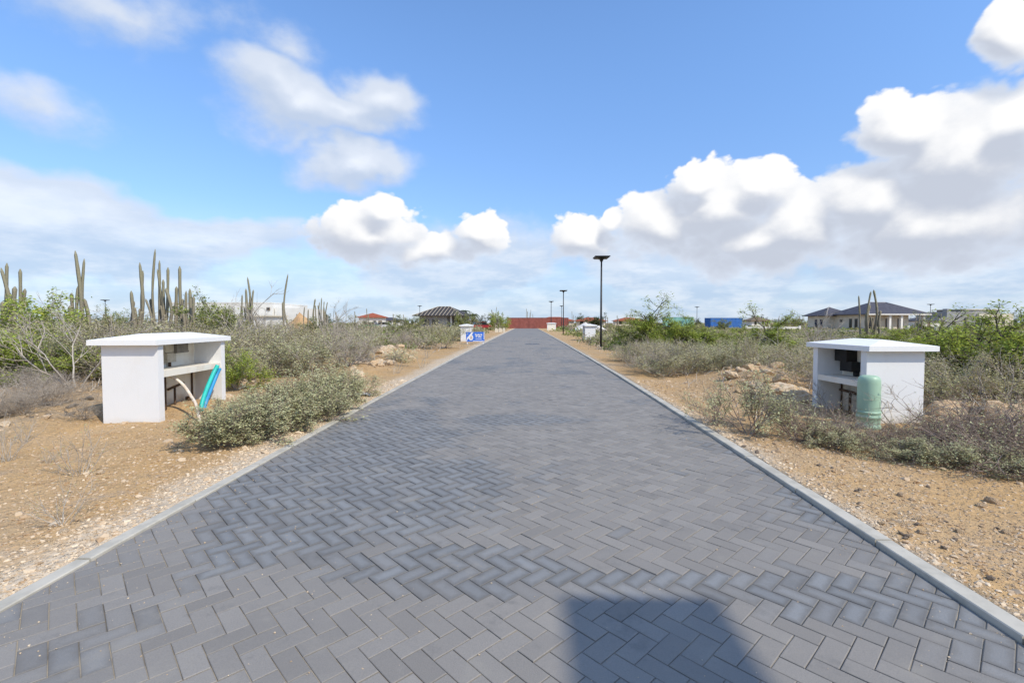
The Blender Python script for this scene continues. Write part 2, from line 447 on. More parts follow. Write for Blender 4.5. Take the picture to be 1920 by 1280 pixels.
def build_ground():
    lo, hi = XL-KW_L, XR+KW_R
    xs = np.concatenate([axis([(-3000, -300, 300), (-300, -60, 20), (-60, -20, 2), (-20, -9, .5), (-9, lo-.004, .12)]),
                         [lo, lo+.012, hi-.012, hi], axis([(hi+.004, 9, .12), (9, 20, .5), (20, 60, 2), (60, 300, 20), (300, 3000, 300)])])
    ys = axis([(-60, -8, 4), (-8, 1, .5), (1, 13, .12), (13, 26, .3), (26, 60, 1), (60, 160, 4), (160, 400, 20), (400, 6000, 400)])
    nx, ny = len(xs), len(ys)
    V = np.zeros((ny, nx, 3))
    V[..., 0] = xs[None]; V[..., 1] = ys[:, None]
    for j in range(ny):
        for i in range(nx):
            xx = xs[i]
            V[j, i, 2] = ground_z(xx, ys[j])
    idx = np.arange(nx*ny).reshape(ny, nx)
    q = np.stack([idx[:-1, :-1], idx[:-1, 1:], idx[1:, 1:], idx[1:, :-1]], -1).reshape(-1, 4)
    me = np_mesh('ground', V.reshape(-1, 3), q, 4, smooth=True)
    tag(link('ground', me, M['ground']), 'ochre gravelly soil with pale limestone beside the paved road', 'ground', kind='structure')
build_ground()

# ------------------------------------------------------------------ road: herringbone pavers, sand joints, kerb blocks
def paver_mat():
    m, b, s, _ = new_mat('concrete_paver')
    pos = b.node('ShaderNodeNewGeometry').outputs['Position']
    tone, damp, edge = b.attr('tone').outputs['Fac'], b.attr('damp').outputs['Fac'], b.attr('edge').outputs['Fac']
    uv = b.node('ShaderNodeAttribute', attribute_name='local').outputs['Vector']
    n1 = b.noise(pos, 150, 3, .7); n2 = b.noise(pos, 9, 6, .65); n3 = b.noise(pos, 1.1, 4, .6)
    lu, lv, lw = b.xyz(uv)
    # distance to the nearest paver edge in metres, ragged
    e = b.m('MINIMUM', lu, lv)
    e = b.m('MULTIPLY_ADD', b.m('SUBTRACT', n2.outputs[0], .5), 0.055, e)
    base = b.mix(tone, (.225, .206, .182), (.292, .268, .238))
    base = b.mix(b.m('MULTIPLY', b.ramp(n3.outputs[0], .45, .65), .35), base, (.215, .20, .18))
    wet = b.mix(b.ramp(e, -0.004, 0.044), b.mix(tone, (.125, .122, .116), (.168, .164, .156)), b.mix(tone, (.19, .195, .196), (.25, .255, .255)))
    col = b.mix(damp, base, wet)
    sp = b.ramp(n1.outputs[0], .35, .7)
    col = b.mix(b.m('MULTIPLY', sp, .28), col, (.13, .125, .117))
    n4 = b.noise(pos, 3.2, 7, .7)
    col = b.mix(b.m('MULTIPLY', b.ramp(n4.outputs[0], .52, .70), .42), col, (.30, .275, .235))
    col = b.mix(b.m('MULTIPLY', b.ramp(n4.outputs[0], .44, .30), .45), col, (.135, .13, .122))
    col = b.mix(b.m('MULTIPLY', b.ramp(n1.outputs[0], .30, .22), .35), col, (.36, .35, .34))
    b.put(s.inputs['Base Color'], col)
    s.inputs['Roughness'].default_value = 0.72; s.inputs['Specular IOR Level'].default_value = 0.35
    bump(b, s, n1.outputs[0], 0.0022)
    return m
M['paver'] = paver_mat()
def joint_mat():
    m, b, s, _ = new_mat('joint_sand')
    pos = b.node('ShaderNodeNewGeometry').outputs['Position']
    n1 = b.noise(pos, 1.6, 5, .6); n2 = b.noise(pos, 60, 3, .6)
    c = b.mix(b.ramp(n1.outputs[0], .38, .56), (.085, .078, .068), (.42, .36, .27))
    c = b.mix(b.m('MULTIPLY', n2.outputs[0], .5), c, (.16, .14, .12))
    b.put(s.inputs['Base Color'], c); s.inputs['Roughness'].default_value = .95
    return m
M['joint'] = joint_mat()
def far_road_mat():
    m, b, s, _ = new_mat('far_paving')
    pos = b.node('ShaderNodeNewGeometry').outputs['Position']
    n2 = b.noise(pos, 5, 5, .7); n3 = b.noise(pos, .8, 4, .6)
    c = b.mix(b.ramp(n2.outputs[0], .3, .7), (.195, .18, .16), (.262, .244, .217))
    c = b.mix(b.m('MULTIPLY', b.ramp(n3.outputs[0], .5, .65), .5), c, (.15, .145, .135))
    b.put(s.inputs['Base Color'], c); s.inputs['Roughness'].default_value = .72; s.inputs['Specular IOR Level'].default_value = .35
    return m
M['far_road'] = far_road_mat()

ROAD_END, PAVED_TO = 118.0, 46.0
PW = 0.1087                                    # paver module: 105 mm + joint
def damp_at(x, y, rng):
    """damp, dark-edged patches as on the photograph: a big one on the left, a ragged band across, some specks further on"""
    n = mnoise.fractal(Vector((x*1.1, y*.8, 5.5)), 1.0, 2.0, 4)
    v = 0.0
    def band(cx, cy, rx, ry): return 1-math.sqrt(((x-cx)/rx)**2 + ((y-cy)/ry)**2)
    v = max(v, band(-1.45, 4.2, 1.7, 1.55), band(-2.0, 6.4, 1.3, 2.0), band(-.55, 3.0, 1.1, .42),
            band(.9, 2.88, 1.5, .20), band(2.1, 2.66, 1.0, .22), band(-.2, 7.4, 1.8, .5)*.8)
    v = v*1.5 + n*.5
    if y > 5.5: v = max(v, (n-.12)*1.2)
    t = min(1, max(0, (v-.12)/.35))
    if t <= 0: return 0.0 if rng.random() > .012 else .6
    return min(1.0, t*(.75+.5*rng.random()))
def clip_x(poly, xlim, keep_less):
    out = []
    for i in range(len(poly)):
        a, b_ = poly[i], poly[(i+1) % len(poly)]
        ia = (a[0] <= xlim) if keep_less else (a[0] >= xlim)
        ib = (b_[0] <= xlim) if keep_less else (b_[0] >= xlim)
        if ia: out.append(a)
        if ia != ib:
            t = (xlim-a[0])/(b_[0]-a[0]); out.append(tuple(a[k]+t*(b_[k]-a[k]) for k in range(len(a))))
    return out
def build_road():
    road = empty('road', label='dark grey herringbone block paved road running to the horizon', cat='road'); tag(road, kind='structure')
    ys = np.concatenate([np.arange(-12, 40, .5), np.arange(40, ROAD_END+1, 2.0)])
    def strip(name, x0, x1, dz, yy, mat):
        V = []
        for y in yy: V += [(x0, y, road_z(y)+dz), (x1, y, road_z(y)+dz)]
        q = [(2*i, 2*i+1, 2*i+3, 2*i+2) for i in range(len(yy)-1)]
        o = link(name, np_mesh(name, V, q, 4, smooth=True), mat, road); return o
    strip('joint_sand', XL-.004, XR+.004, -.0065, ys[ys <= PAVED_TO+1], M['joint'])
    strip('far_paving', XL-.004, XR+.004, -.001, ys[ys >= PAVED_TO], M['far_road'])
    rng = random.Random(7)
    s2 = math.sqrt(.5)
    gap = 0.0022
    pav = []
    n_y = int((PAVED_TO+2)/PW)+60
    for i in range(-n_y, n_y):
        for j in range(-n_y, n_y):
            k = (i-j) % 4
            if k not in (0, 3): continue
            # middle of the brick in pattern space
            ca, cb = (i+1, j+.5) if k == 0 else (i+.5, j+1)
            x, y = (ca+cb)*PW*s2 + .031, (cb-ca)*PW*s2 + .02
            if x < XL-.16 or x > XR+.16 or y < -1.5 or y > PAVED_TO-.1: continue
            pav.append((y, x, k, ca, cb))
    pav.sort()
    def paver_geo(y, x, k, ca, cb):
        ha, hb = (PW-gap, PW/2-gap) if k == 0 else (PW/2-gap, PW-gap)
        ang = rng.gauss(0, .006)
        poly = []
        for u, v in ((-ha, -hb), (ha, -hb), (ha, hb), (-ha, hb)):
            u2, v2 = u-v*ang, v+u*ang
            poly.append((x+(u2+v2)*s2, y+(v2-u2)*s2))
        cut = clip_x(poly, XR-.004, True); cut = clip_x(cut, XL+.003, False) if cut else cut
        if len(cut) < 3: return None
        area = .5*abs(sum(cut[q][0]*cut[(q+1) % len(cut)][1]-cut[(q+1) % len(cut)][0]*cut[q][1] for q in range(len(cut))))
        if area < .0012: return None
        # inset polygon for the worn arris
        cx = sum(p[0] for p in cut)/len(cut); cy = sum(p[1] for p in cut)/len(cut)
        n = len(cut); zo = rng.gauss(0, .0009); tx, ty = rng.gauss(0, .006), rng.gauss(0, .006)
        def z(px, py): return road_z(py) + zo + (px-cx)*tx + (py-cy)*ty
        bev = .0034
        ins = []
        for q in range(n):
            p0, p1, p2 = Vector(cut[q-1]), Vector(cut[q]), Vector(cut[(q+1) % n])
            d1, d2 = (p1-p0).normalized(), (p2-p1).normalized()
            n1, n2 = Vector((-d1.y, d1.x)), Vector((-d2.y, d2.x))
            bis = n1+n2
            L = bis.length
            if L < .2: ins.append(p1.lerp(Vector((cx, cy)), .1)); continue
            bis /= L
            ins.append(p1 + bis*min(bev/max(.3, bis.dot(n1)), .02)*(1 if bis.dot(Vector((cx, cy))-p1) > 0 else -1))
        V = [(p[0], p[1], z(*p)) for p in ins] + [(p[0], p[1], z(*p)-.0022) for p in cut] + [(p[0], p[1], z(*p)-.014) for p in cut]
        F = [list(range(n))] + [[q, n+q, n+(q+1) % n, (q+1) % n] for q in range(n)] + [[n+q, 2*n+q, 2*n+(q+1) % n, n+(q+1) % n] for q in range(n)]
        if sum(cut[q][0]*cut[(q+1) % n][1]-cut[(q+1) % n][0]*cut[q][1] for q in range(n)) > 0:
            F = [F[0]] + [f[::-1] for f in F[1:]]
        else: F = [F[0][::-1]] + F[1:]
        # position across the paver, so that the wear near its rim can be shaded (metres from the middle lines)
        loc = []
        for p in V:
            dx, dy = p[0]-x, p[1]-y
            u, v = (dx-dy)*s2, (dx+dy)*s2
            loc.append((u, v, 0))
        dmp = damp_at(x, y, rng)
        if x > XR-.2 or x < XL+.25: dmp = max(dmp, .25*rng.random())
        return V, F, (ha, hb), loc, min(1, max(0, rng.gauss(.5, .27))), dmp
    def to_mesh(name, items):
        V, F, T, Dm, L = [], [], [], [], []
        for V_, F_, h_, loc, tone, dmp in items:
            o = len(V); V += V_; F += [[o+q for q in f] for f in F_]
            T += [tone]*len(V_); Dm += [dmp]*len(V_); L += [(u, v, 0) for u, v, _ in loc]
        me = bpy.data.meshes.new(name); me.from_pydata(V, [], F); me.update()
        a = me.attributes.new('tone', 'FLOAT', 'POINT'); a.data.foreach_set('value', np.array(T, np.float32))
        a = me.attributes.new('damp', 'FLOAT', 'POINT'); a.data.foreach_set('value', np.array(Dm, np.float32))
        a = me.attributes.new('local', 'FLOAT_VECTOR', 'POINT'); a.data.foreach_set('vector', np.array(L, np.float32).ravel())
        a = me.attributes.new('half', 'FLOAT_VECTOR', 'POINT')
        H = []
        for V_, F_, h_, *_ in items: H += [(h_[0], h_[1], 0)]*len(V_)
        a.data.foreach_set('vector', np.array(H, np.float32).ravel())
        return me
    single, rest = 0, []
    for p in pav:
        y, x = p[0], p[1]
        g = paver_geo(*p)
        if g is None: continue
        # in the picture and among the nearest
        px = (x+y*.0309)/max(.1, y)*F_PX
        if y > 2.05 and abs(px) < 985 and single < 300:
            link('paver', to_mesh('paver', [g]), M['paver'], road); single += 1
        else: rest.append(g)
    o = link('paver_field', to_mesh('paver_field', rest), M['paver'], road); tag(o, kind='stuff')
    # kerbs
    for side in (0, 1):
        x0, x1, kh = (XL-KW_L, XL-.004, KH_L) if side == 0 else (XR+.004, XR+KW_R, KH_R)
        k = empty('kerb_left' if side == 0 else 'kerb_right', label='flush grey concrete edging along the left of the road' if side == 0 else
                  'raised grey concrete kerb along the right of the road', cat='kerb'); tag(k, kind='structure')
        L = 1.0; n1 = 34
        r2 = random.Random(3+side)
        def block(bm, y0, y1, j):
            z0, z1 = road_z(y0)+kh+j, road_z(y1)+kh+j
            c = .006
            sec = [(x0, -.16), (x0, -c), (x0+c, 0), (x1-c, 0), (x1, -c), (x1, -.16)]
            ra = [bm.verts.new((sx, y0, z0+sz)) for sx, sz in sec]; rb = [bm.verts.new((sx, y1, z1+sz)) for sx, sz in sec]
            for q in range(5): bm.faces.new((ra[q], ra[q+1], rb[q+1], rb[q]))
            bm.faces.new(ra[::-1]); bm.faces.new(rb)
        y = -3.0 + .37*side
        for q in range(n1):
            bm = bmesh.new(); block(bm, y+.006, y+L-.006, r2.gauss(0, .0032)); bm_obj('kerb_block', bm, M['kerb'], k); y += L
        bm = bmesh.new()
        while y < ROAD_END: block(bm, y+.003, y+L-.003, r2.gauss(0, .0016)); y += L
        tag(bm_obj('kerb_run', bm, M['kerb'], k), kind='stuff')
build_road()
# finish the paver material: distance to rim from local and half sizes
def finish_paver():
    nt = M['paver'].node_tree; b = NB(nt)
    for n in list(nt.nodes):
        if n.type == 'MATH' and n.operation == 'MINIMUM':
            loc = b.node('ShaderNodeAttribute', attribute_name='local').outputs['Vector']
            half = b.node('ShaderNodeAttribute', attribute_name='half').outputs['Vector']
            dv = b.v('SUBTRACT', half, b.v('ABSOLUTE', loc))
            sx = b.xyz(dv)
            b.put(n.inputs[0], sx[0]); b.put(n.inputs[1], sx[1])
finish_paver()

# ------------------------------------------------------------------ utility boxes (open masonry cabinets)
def hip_roof(bm, u0, u1, v0, v1, z0, th, rise):
    """flat-edged slab with a low hipped top; u along the length, v across"""
    zt = z0+th
    b_ = [bm.verts.new(p) for p in ((v0, u0, z0), (v1, u0, z0), (v1, u1, z0), (v0, u1, z0))]
    t_ = [bm.verts.new(p) for p in ((v0, u0, zt), (v1, u0, zt), (v1, u1, zt), (v0, u1, zt))]
    vm, ins = (v0+v1)/2, (v1-v0)*.42
    r0, r1 = bm.verts.new((vm, u0+ins, zt+rise)), bm.verts.new((vm, u1-ins, zt+rise))
    bm.faces.new(b_[::-1])
    for k in range(4): bm.faces.new((b_[k], b_[(k+1) % 4], t_[(k+1) % 4], t_[k]))
    bm.faces.new((t_[0], t_[1], r0)); bm.faces.new((t_[1], t_[2], r1, r0)); bm.faces.new((t_[2], t_[3], r1)); bm.faces.new((t_[3], t_[0], r0, r1))
def utility_box(loc, rz, length, depth, height, side, label, oh=.115, shelf_z=.66, wt=.12, inner=.47, group=None, ohf=.055):
    """local: x = away from the road (side=-1) or towards it; opening faces the road. y = along the road"""
    t = empty('utility_cabinet', loc, rz, label, 'utility cabinet', group)
    s = side                                   # -1: cabinet on the left, body extends to -x
    def X(a, b_): return (min(a*s, b_*s), max(a*s, b_*s))
    def part(name, a0, a1, y0, y1, z0, z1, mat, bev=.006):
        x0, x1 = X(a0, a1); return box(name, (x0, x1, y0, y1, z0, z1), mat, t, bev)
    part('side_wall', 0, depth, 0, wt, -.25, height, M['white'])
    part('side_wall', 0, depth, length-wt, length, -.25, height, M['white'])
    part('back_wall', inner, depth-.003, wt-.004, length-wt+.004, -.25, height-.002, M['cream'])
    part('shelf', .012, inner+.004, wt-.004, length-wt+.004, shelf_z-.09, shelf_z, M['shelf'])
    bm = bmesh.new(); x0, x1 = X(-ohf, depth+oh)
    hip_roof(bm, -oh, length+oh, x0, x1, height, .075, .085)
    bm_obj('roof_slab', bm, M['roof_white'], t, bevel=.008)
    return t, X
rb = R(4.5)
TL, XLf = utility_box((-5.42, 6.93, .085), rb, 1.80, .80, 1.20, -1, 'white utility cabinet left of the road with blue and teal pipes leaning in it', shelf_z=.80)
# fittings of the left cabinet
def sub_box(parent, name, d, mat, bev=.004): return box(name, d, mat, parent, bev)
sub_box(TL, 'meter_box', (-.468, -.33, .97, 1.27, 1.02, 1.185), M['grey_plastic'])
sub_box(TL, 'meter_box', (-.468, -.37, .74, .955, 1.04, 1.19), M['beige_plastic'])
sub_box(TL, 'cable_box', (-.468, -.38, .80, 1.02, .875, 1.03), M['beige_plastic'])
tube('socket', [(-.43, .93, .875), (-.43, .93, .802)], .022, M['rust_pipe'], TL)
tube('junction_knob', [(-.472, 1.46, 1.03), (-.445, 1.46, 1.03)], .018, M['rust_pipe'], TL)
tube('riser_pipe', [(-.40, .72, -.2), (-.40, .72, .70)], .036, M['rust_pipe'], TL)
tube('tap_pipe', [(-.36, .93, -.2), (-.36, .93, .46)], .017, M['rust_pipe'], TL)
tube('tap_pipe', [(-.36, .76, .44), (-.36, 1.16, .50)], .020, M['rust_pipe'], TL)
tube('wall_pipe', [(-.455, 1.56, -.1), (-.455, 1.56, .70)], .016, M['rust_pipe'], TL)
sub_box(TL, 'valve', (-.42, -.36, 1.30, 1.36, .05, .24), M['rust_pipe'])
def loc2w(t, p): return Matrix.Translation(t.location) @ Matrix.Rotation(t.rotation_euler.z, 4, 'Z') @ Vector(p)
def hose(name, pts, r, mat, label, cat='pipe'):
    P = [Vector(p) for p in pts]
    out = []
    for i in range(len(P)-1):          # Catmull-Rom
        p0, p1, p2, p3 = P[max(i-1, 0)], P[i], P[i+1], P[min(i+2, len(P)-1)]
        for k in range(8):
            u = k/8
            out.append(.5*((2*p1)+(p2-p0)*u+(2*p0-5*p1+4*p2-p3)*u*u+(3*p1-p0-3*p2+p3)*u**3))
    out.append(P[-1])
    o = tube(name, out, r, mat, None, 10); return tag(o, label, cat)
hose('conduit_pipe', [at(408, 685, 8.40), at(400, 700, 8.32), at(388, 728, 8.12), at(379, 755, 7.95), at(375, 785, 7.85)], .034, M['teal'],
     'teal plastic conduit leaning out of the left cabinet')
hose('conduit_pipe', [at(412, 690, 8.46), at(405, 706, 8.40), at(394, 733, 8.22), at(385, 757, 8.06), at(380, 785, 7.98)], .032, M['blue_pipe'],
     'blue plastic conduit beside the teal one in the left cabinet')
hose('water_hose', [at(312, 704, 7.55), at(326, 708, 7.60), at(344, 722, 7.62), at(358, 742, 7.52), at(368, 760, 7.35), at(375, 790, 7.22)], .023, M['white_pipe'],
     'off-white hose arching from the shelf to the soil in the left cabinet')

TR, XRf = utility_box((5.0, 7.26, .075), R(2.5), 1.24, .86, 1.12, 1, 'white utility cabinet right of the road behind the green pedestal', shelf_z=.66, inner=.43)
sub_box(TR, 'meter_box', (.25, .428, .78, 1.06, .90, 1.115), M['black_plastic'])
sub_box(TR, 'meter_box', (.28, .426, .70, .97, .74, .90), M['black_plastic'])
sub_box(TR, 'cable_trunk', (.38, .427, .72, .80, .663, .74), M['black_plastic'])
tube('tap_pipe', [(.30, .74, -.2), (.30, .74, .40)], .022, M['rust_pipe'], TR)
tube('tap_pipe', [(.30, .50, .40), (.30, .98, .42)], .024, M['rust_pipe'], TR)
tube('wall_pipe', [(.415, 1.105, .0), (.415, 1.105, .56)], .014, M['rust_pipe'], TR)

# green cable pedestal
pp = on_ground(1633, 798); pp = gpt(1633, 6.85)
ped = empty('cable_pedestal', (pp.x, pp.y, pp.z-.03), 0, 'pale green plastic cable pedestal in front of the right cabinet', 'pedestal')
prof = [(.158, -.1), (.158, .02), (.166, .03), (.166, .07), (.155, .078), (.155, .165), (.164, .172), (.164, .195), (.156, .202), (.156, .225), (.163, .232), (.163, .252), (.153, .26),
        (.150, .62), (.147, .66), (.138, .69), (.120, .708), (.09, .718), (.04, .722), (.001, .723)]
lathe('cover', prof[12:], M['pedestal'], ped, 32)
lathe('base', [(r, z) for r, z in prof[:13]]+[(.12, .262)], M['pedestal'], ped, 32)
ped.scale = (.92, .92, 1.09)

# further cabinets down the road
T3, _ = utility_box((4.45, 37.2, .235), R(1), 1.4, .8, 1.12, 1, 'small white cabinet right of the road beside the second lamp post')
T4, _ = utility_box((-4.15, 36.0, .235), R(1), 1.4, .8, 1.12, -1, 'small white cabinet behind the blue sign left of the road')
T5, _ = utility_box((5.0, 84, .25), R(88), 1.5, .8, 1.2, -1, 'far white cabinet in front of the red container')

# ------------------------------------------------------------------ street lamps with solar heads
def lamp_proto():
    t = empty('street_lamp', (0, 0, 0))
    tube('base_plate', [(0, 0, -.05), (0, 0, .03)], .13, M['kerb'], t, 12, False)
    tube('pole', [(0, 0, 0), (0, 0, 1.2), (0, 0, 4.95)], [.062, .06, .045], M['dark_metal'], t, 12)
    bm = bmesh.new()
    rings = []
    for z, hx, hy in ((4.86, .06, .06), (4.98, .10, .10), (5.04, .24, .28)):
        rings.append([bm.verts.new(p) for p in ((-hx, -hy, z), (hx, -hy, z), (hx, hy, z), (-hx, hy, z))])
    for i in range(2):
        for k in range(4): bm.faces.new((rings[i][k], rings[i][(k+1) % 4], rings[i+1][(k+1) % 4], rings[i+1][k]))
    bm.faces.new(rings[0][::-1]); bm.faces.new(rings[2])
    bm_obj('lamp_housing', bm, M['dark_metal'], t)
    bm = bmesh.new()
    lo = [bm.verts.new(p) for p in ((-.36, -.42, 5.042), (.36, -.42, 5.042), (.36, .42, 5.042), (-.36, .42, 5.042))]
    hi = [bm.verts.new(p) for p in ((-.44, -.50, 5.12), (.44, -.50, 5.12), (.44, .50, 5.12), (-.44, .50, 5.12))]
    bm.faces.new(lo[::-1]); bm.faces.new(hi)
    for k in range(4): bm.faces.new((lo[k], lo[(k+1) % 4], hi[(k+1) % 4], hi[k]))
    bm_obj('lamp_head', bm, M['dark_metal'], t)
    box('solar_panel', (-.42, .42, -.48, .48, 5.123, 5.14), M['panel'], t)
    return t
lamp0 = lamp_proto()
def put_lamp(x, y, label, first=[True], h=1.0, rz=0):
    l = lamp0 if first[0] else copy_tree(lamp0)
    first[0] = False
    l.location = (x, y, ground_z(x, y)); l.rotation_euler = (0, 0, rz); l.scale = (1, 1, h)
    return tag(l, label, 'street lamp', 'solar street lamps')
put_lamp(4.48, -1.02, 'black solar street lamp beside the photographer, casting the shadow on the pavers')
put_lamp(4.23, 27.8, 'tall black solar street lamp, nearest along the right of the road')
put_lamp(4.23, 56.5, 'second black solar lamp along the right, beside the small white cabinet')
put_lamp(4.23, 85.0, 'third black solar lamp along the right, in front of the red container')
for px, top, d, lab in ((197, 562, 82, 'far solar lamp left of the tall cactus clump'), (787, 573, 108, 'far solar lamp beside the unfinished roof'),
                        (1053, 573, 112, 'far solar lamp behind the red container'), (1307, 575, 116, 'far solar lamp left of the blue container'),
                        (1745, 570, 100, 'far solar lamp between the dark roofed house and the grey blocks'), (1860, 580, 140, 'far solar lamp in front of the grey block building')):
    p = at(px, top, d)
    g = ground_z(p.x, p.y)
    put_lamp(p.x, p.y, lab, h=max(.6, (p.z-g)/5.14))

# ------------------------------------------------------------------ estate agent's board
M['sign_blue'] = simple('sign_blue', (.045, .16, .60), (.05, .17, .62), 4, .4)
M['sign_white'] = simple('sign_white', (.78, .78, .80), (.74, .74, .76), 4, .5)
M['sign_beige'] = simple('sign_beige', (.55, .45, .38), (.5, .4, .34), 4, .5)
def build_sign():
    d = 31.5
    p = gpt(891, d)
    t = empty('roadside_sign', p, R(2), 'blue and white estate agent sign on white legs left of the road', 'sign')
    z0, z1, hw = .15, .78, .60
    box('board', (-hw, hw, -.015, .015, z0, z1), M['sign_blue'], t)
    for x in (-.52, .52): box('leg', (x-.03, x+.03, .018, .06, -.15, z1-.02), M['sign_white'], t)
    def flat(name, pts, mat, y=-.019):
        bm = bmesh.new()
        a = [bm.verts.new((x, y, z)) for x, z in pts]; b_ = [bm.verts.new((x, -.0155, z)) for x, z in pts]
        bm.faces.new(a); n = len(pts)
        for k in range(n): bm.faces.new((a[k], a[(k+1) % n], b_[(k+1) % n], b_[k]))
        bm_obj(name, bm, mat, t)
    flat('ribbon', [(-.60, .17), (-.53, .40), (-.28, .70), (-.22, .775), (-.12, .775), (-.20, .62), (-.36, .42), (-.50, .30), (-.55, .17)], M['sign_white'])
    flat('emblem', [(-.28+.15*math.cos(a), .42+.19*math.sin(a)) for a in np.linspace(0, 2*math.pi, 20, endpoint=False)], M['sign_white'], -.021)
    flat('emblem_face', [(-.27+.07*math.cos(a), .42+.11*math.sin(a)) for a in np.linspace(0, 2*math.pi, 16, endpoint=False)], M['sign_beige'], -.024)
    flat('bottom_stripe', [(-.15, .165), (.59, .165), (.59, .205), (-.15, .205)], M['sign_white'])
    flat('side_stripe', [(.555, .30), (.59, .30), (.59, .77), (.555, .77)], M['sign_white'])
    for txt, zz, size in (('Sunbelt', .555, .155), ('Realty', .43, .155)):
        cu = bpy.data.curves.new('lettering', 'FONT'); cu.body = txt; cu.size = size; cu.extrude = .002; cu.offset = .006
        cu.align_x = 'CENTER'
        tmp = bpy.data.objects.new('lettering', cu); C.objects.link(tmp)
        bpy.context.view_layer.update()
        me = bpy.data.meshes.new_from_object(tmp.evaluated_get(bpy.context.evaluated_depsgraph_get()))
        bpy.data.objects.remove(tmp)
        me.materials.clear()
        o = link('lettering', me, M['sign_white'], t)
        o.location = (.22, -.02, zz); o.rotation_euler = (R(90), 0, 0)
    flat('small_print', [(.02, .30), (.42, .30), (.42, .33), (.02, .33)], M['sign_white'])
build_sign()

# ------------------------------------------------------------------ shipping containers
def container(px0, px1, top, d, yaw, L, H, col, label, group=None):
    m = simple('container_'+label.split()[0], col, tuple(c*.78 for c in col), 1.5, .6)
    md = simple('container_frame', tuple(c*.7 for c in col), tuple(c*.55 for c in col), 1.5, .6)
    p = at((px0+px1)/2, 605, d); p.z = ground_z(p.x, p.y)
    t = empty('shipping_container', p, yaw, label, 'container', group)
    W = 2.44
    def wall(name, a, b_, face, n):
        bm = bmesh.new(); top_, bot = [], []
        for k in range(n*4+1):
            u = a + (b_-a)*k/(n*4); off = (0, 0, .045, .045)[k % 4]
            q = (u, -W/2+off) if face == 'f' else ((u, W/2-off) if face == 'b' else ((-L/2+off, u) if face == 'l' else (L/2-off, u)))
            bot.append(bm.verts.new((q[0], q[1], .16))); top_.append(bm.verts.new((q[0], q[1], H-.08)))
        for k in range(n*4): bm.faces.new((bot[k], bot[k+1], top_[k+1], top_[k]))
        bm_obj(name, bm, m, t)
    wall('corrugated_side', -L/2+.1, L/2-.1, 'f', int(L/.30)); wall('corrugated_side', -L/2+.1, L/2-.1, 'b', int(L/.30))
    wall('end_wall', -W/2+.1, W/2-.1, 'l', 8)
    for s in (-1, 1):
        x0, x1 = sorted((L/2-.03, L/2+.005))
        y0, y1 = sorted((s*.01, s*(W/2-.1)))
        box('door', (x0, x1, y0, y1, .16, H-.08), m, t)
        tube('lock_rod', [(L/2+.03, s*.35, .2), (L/2+.03, s*.35, H-.12)], .02, md, t, 6)
    for sx in (-1, 1):
        for sy in (-1, 1):
            box('corner_post', (min(sx*L/2, sx*(L/2-.14)), max(sx*L/2, sx*(L/2-.14)), min(sy*(W/2+.012), sy*(W/2-.14)), max(sy*(W/2+.012), sy*(W/2-.14)), 0, H), md, t)
    for sy in (-1, 1):
        y0, y1 = sorted((sy*(W/2+.006), sy*(W/2-.08)))
        box('bottom_rail', (-L/2+.14, L/2-.14, y0, y1, .02, .17), md, t); box('top_rail', (-L/2+.14, L/2-.14, y0, y1, H-.1, H-.005), md, t)
    box('roof_sheet', (-L/2+.05, L/2-.05, -W/2+.05, W/2-.05, H-.06, H-.02), m, t)
    return t
container(957, 1040, 597, 119, R(-4), 12.2, 2.75, (.33, .105, .08), 'long rust red shipping container across the end of the road', 'red containers')
container(1028, 1060, 598, 128, R(-8), 6.06, 2.7, (.35, .115, .088), 'shorter rust red container behind the right end of the long one', 'red containers')
container(1324, 1389, 598, 116, R(12), 8.4, 2.6, (.045, .16, .46), 'bright blue shipping container in the scrub right of the road')
container(1245, 1297, 597, 120, R(-6), 7.0, 2.7, (.28, .56, .50), 'pale turquoise shipping container behind the acacia tree')

# ------------------------------------------------------------------ houses
M['wall_cream'] = simple('cream_wall', (.66, .60, .48), (.60, .54, .43), .8, .85)
M['wall_white'] = simple('white_wall', (.74, .72, .67), (.68, .66, .61), .8, .85)
M['wall_grey'] = simple('bare_block_wall', (.34, .33, .32), (.27, .265, .26), .9, .9)
M['roof_dark'] = simple('dark_tile_roof', (.060, .055, .065), (.085, .08, .09), 2, .6)
M['roof_cap'] = simple('ridge_cap', (.30, .29, .30), (.26, .25, .26), 2, .7)
M['roof_red'] = simple('red_tile_roof', (.36, .10, .05), (.28, .075, .04), 2, .8)
M['batten'] = simple('roof_batten', (.42, .37, .30), (.34, .29, .22), 3, .85)
M['felt'] = simple('roof_felt', (.045, .04, .04), (.06, .055, .055), 3, .8)
M['glass'] = simple('window_glass', (.02, .022, .025), (.03, .03, .032), 2, .12, spec=.6)
M['frame'] = simple('window_frame', (.20, .15, .11), (.17, .13, .09), 2, .6)
M['thatch'] = simple('thatch_roof', (.20, .15, .10), (.14, .105, .07), 2, .95)
M['sand'] = simple('sand_heap', (.50, .32, .17), (.42, .26, .13), 1.2, .95, .05)
M['rubble'] = simple('white_rubble', (.72, .70, .66), (.55, .52, .47), 1.5, .95, .05)
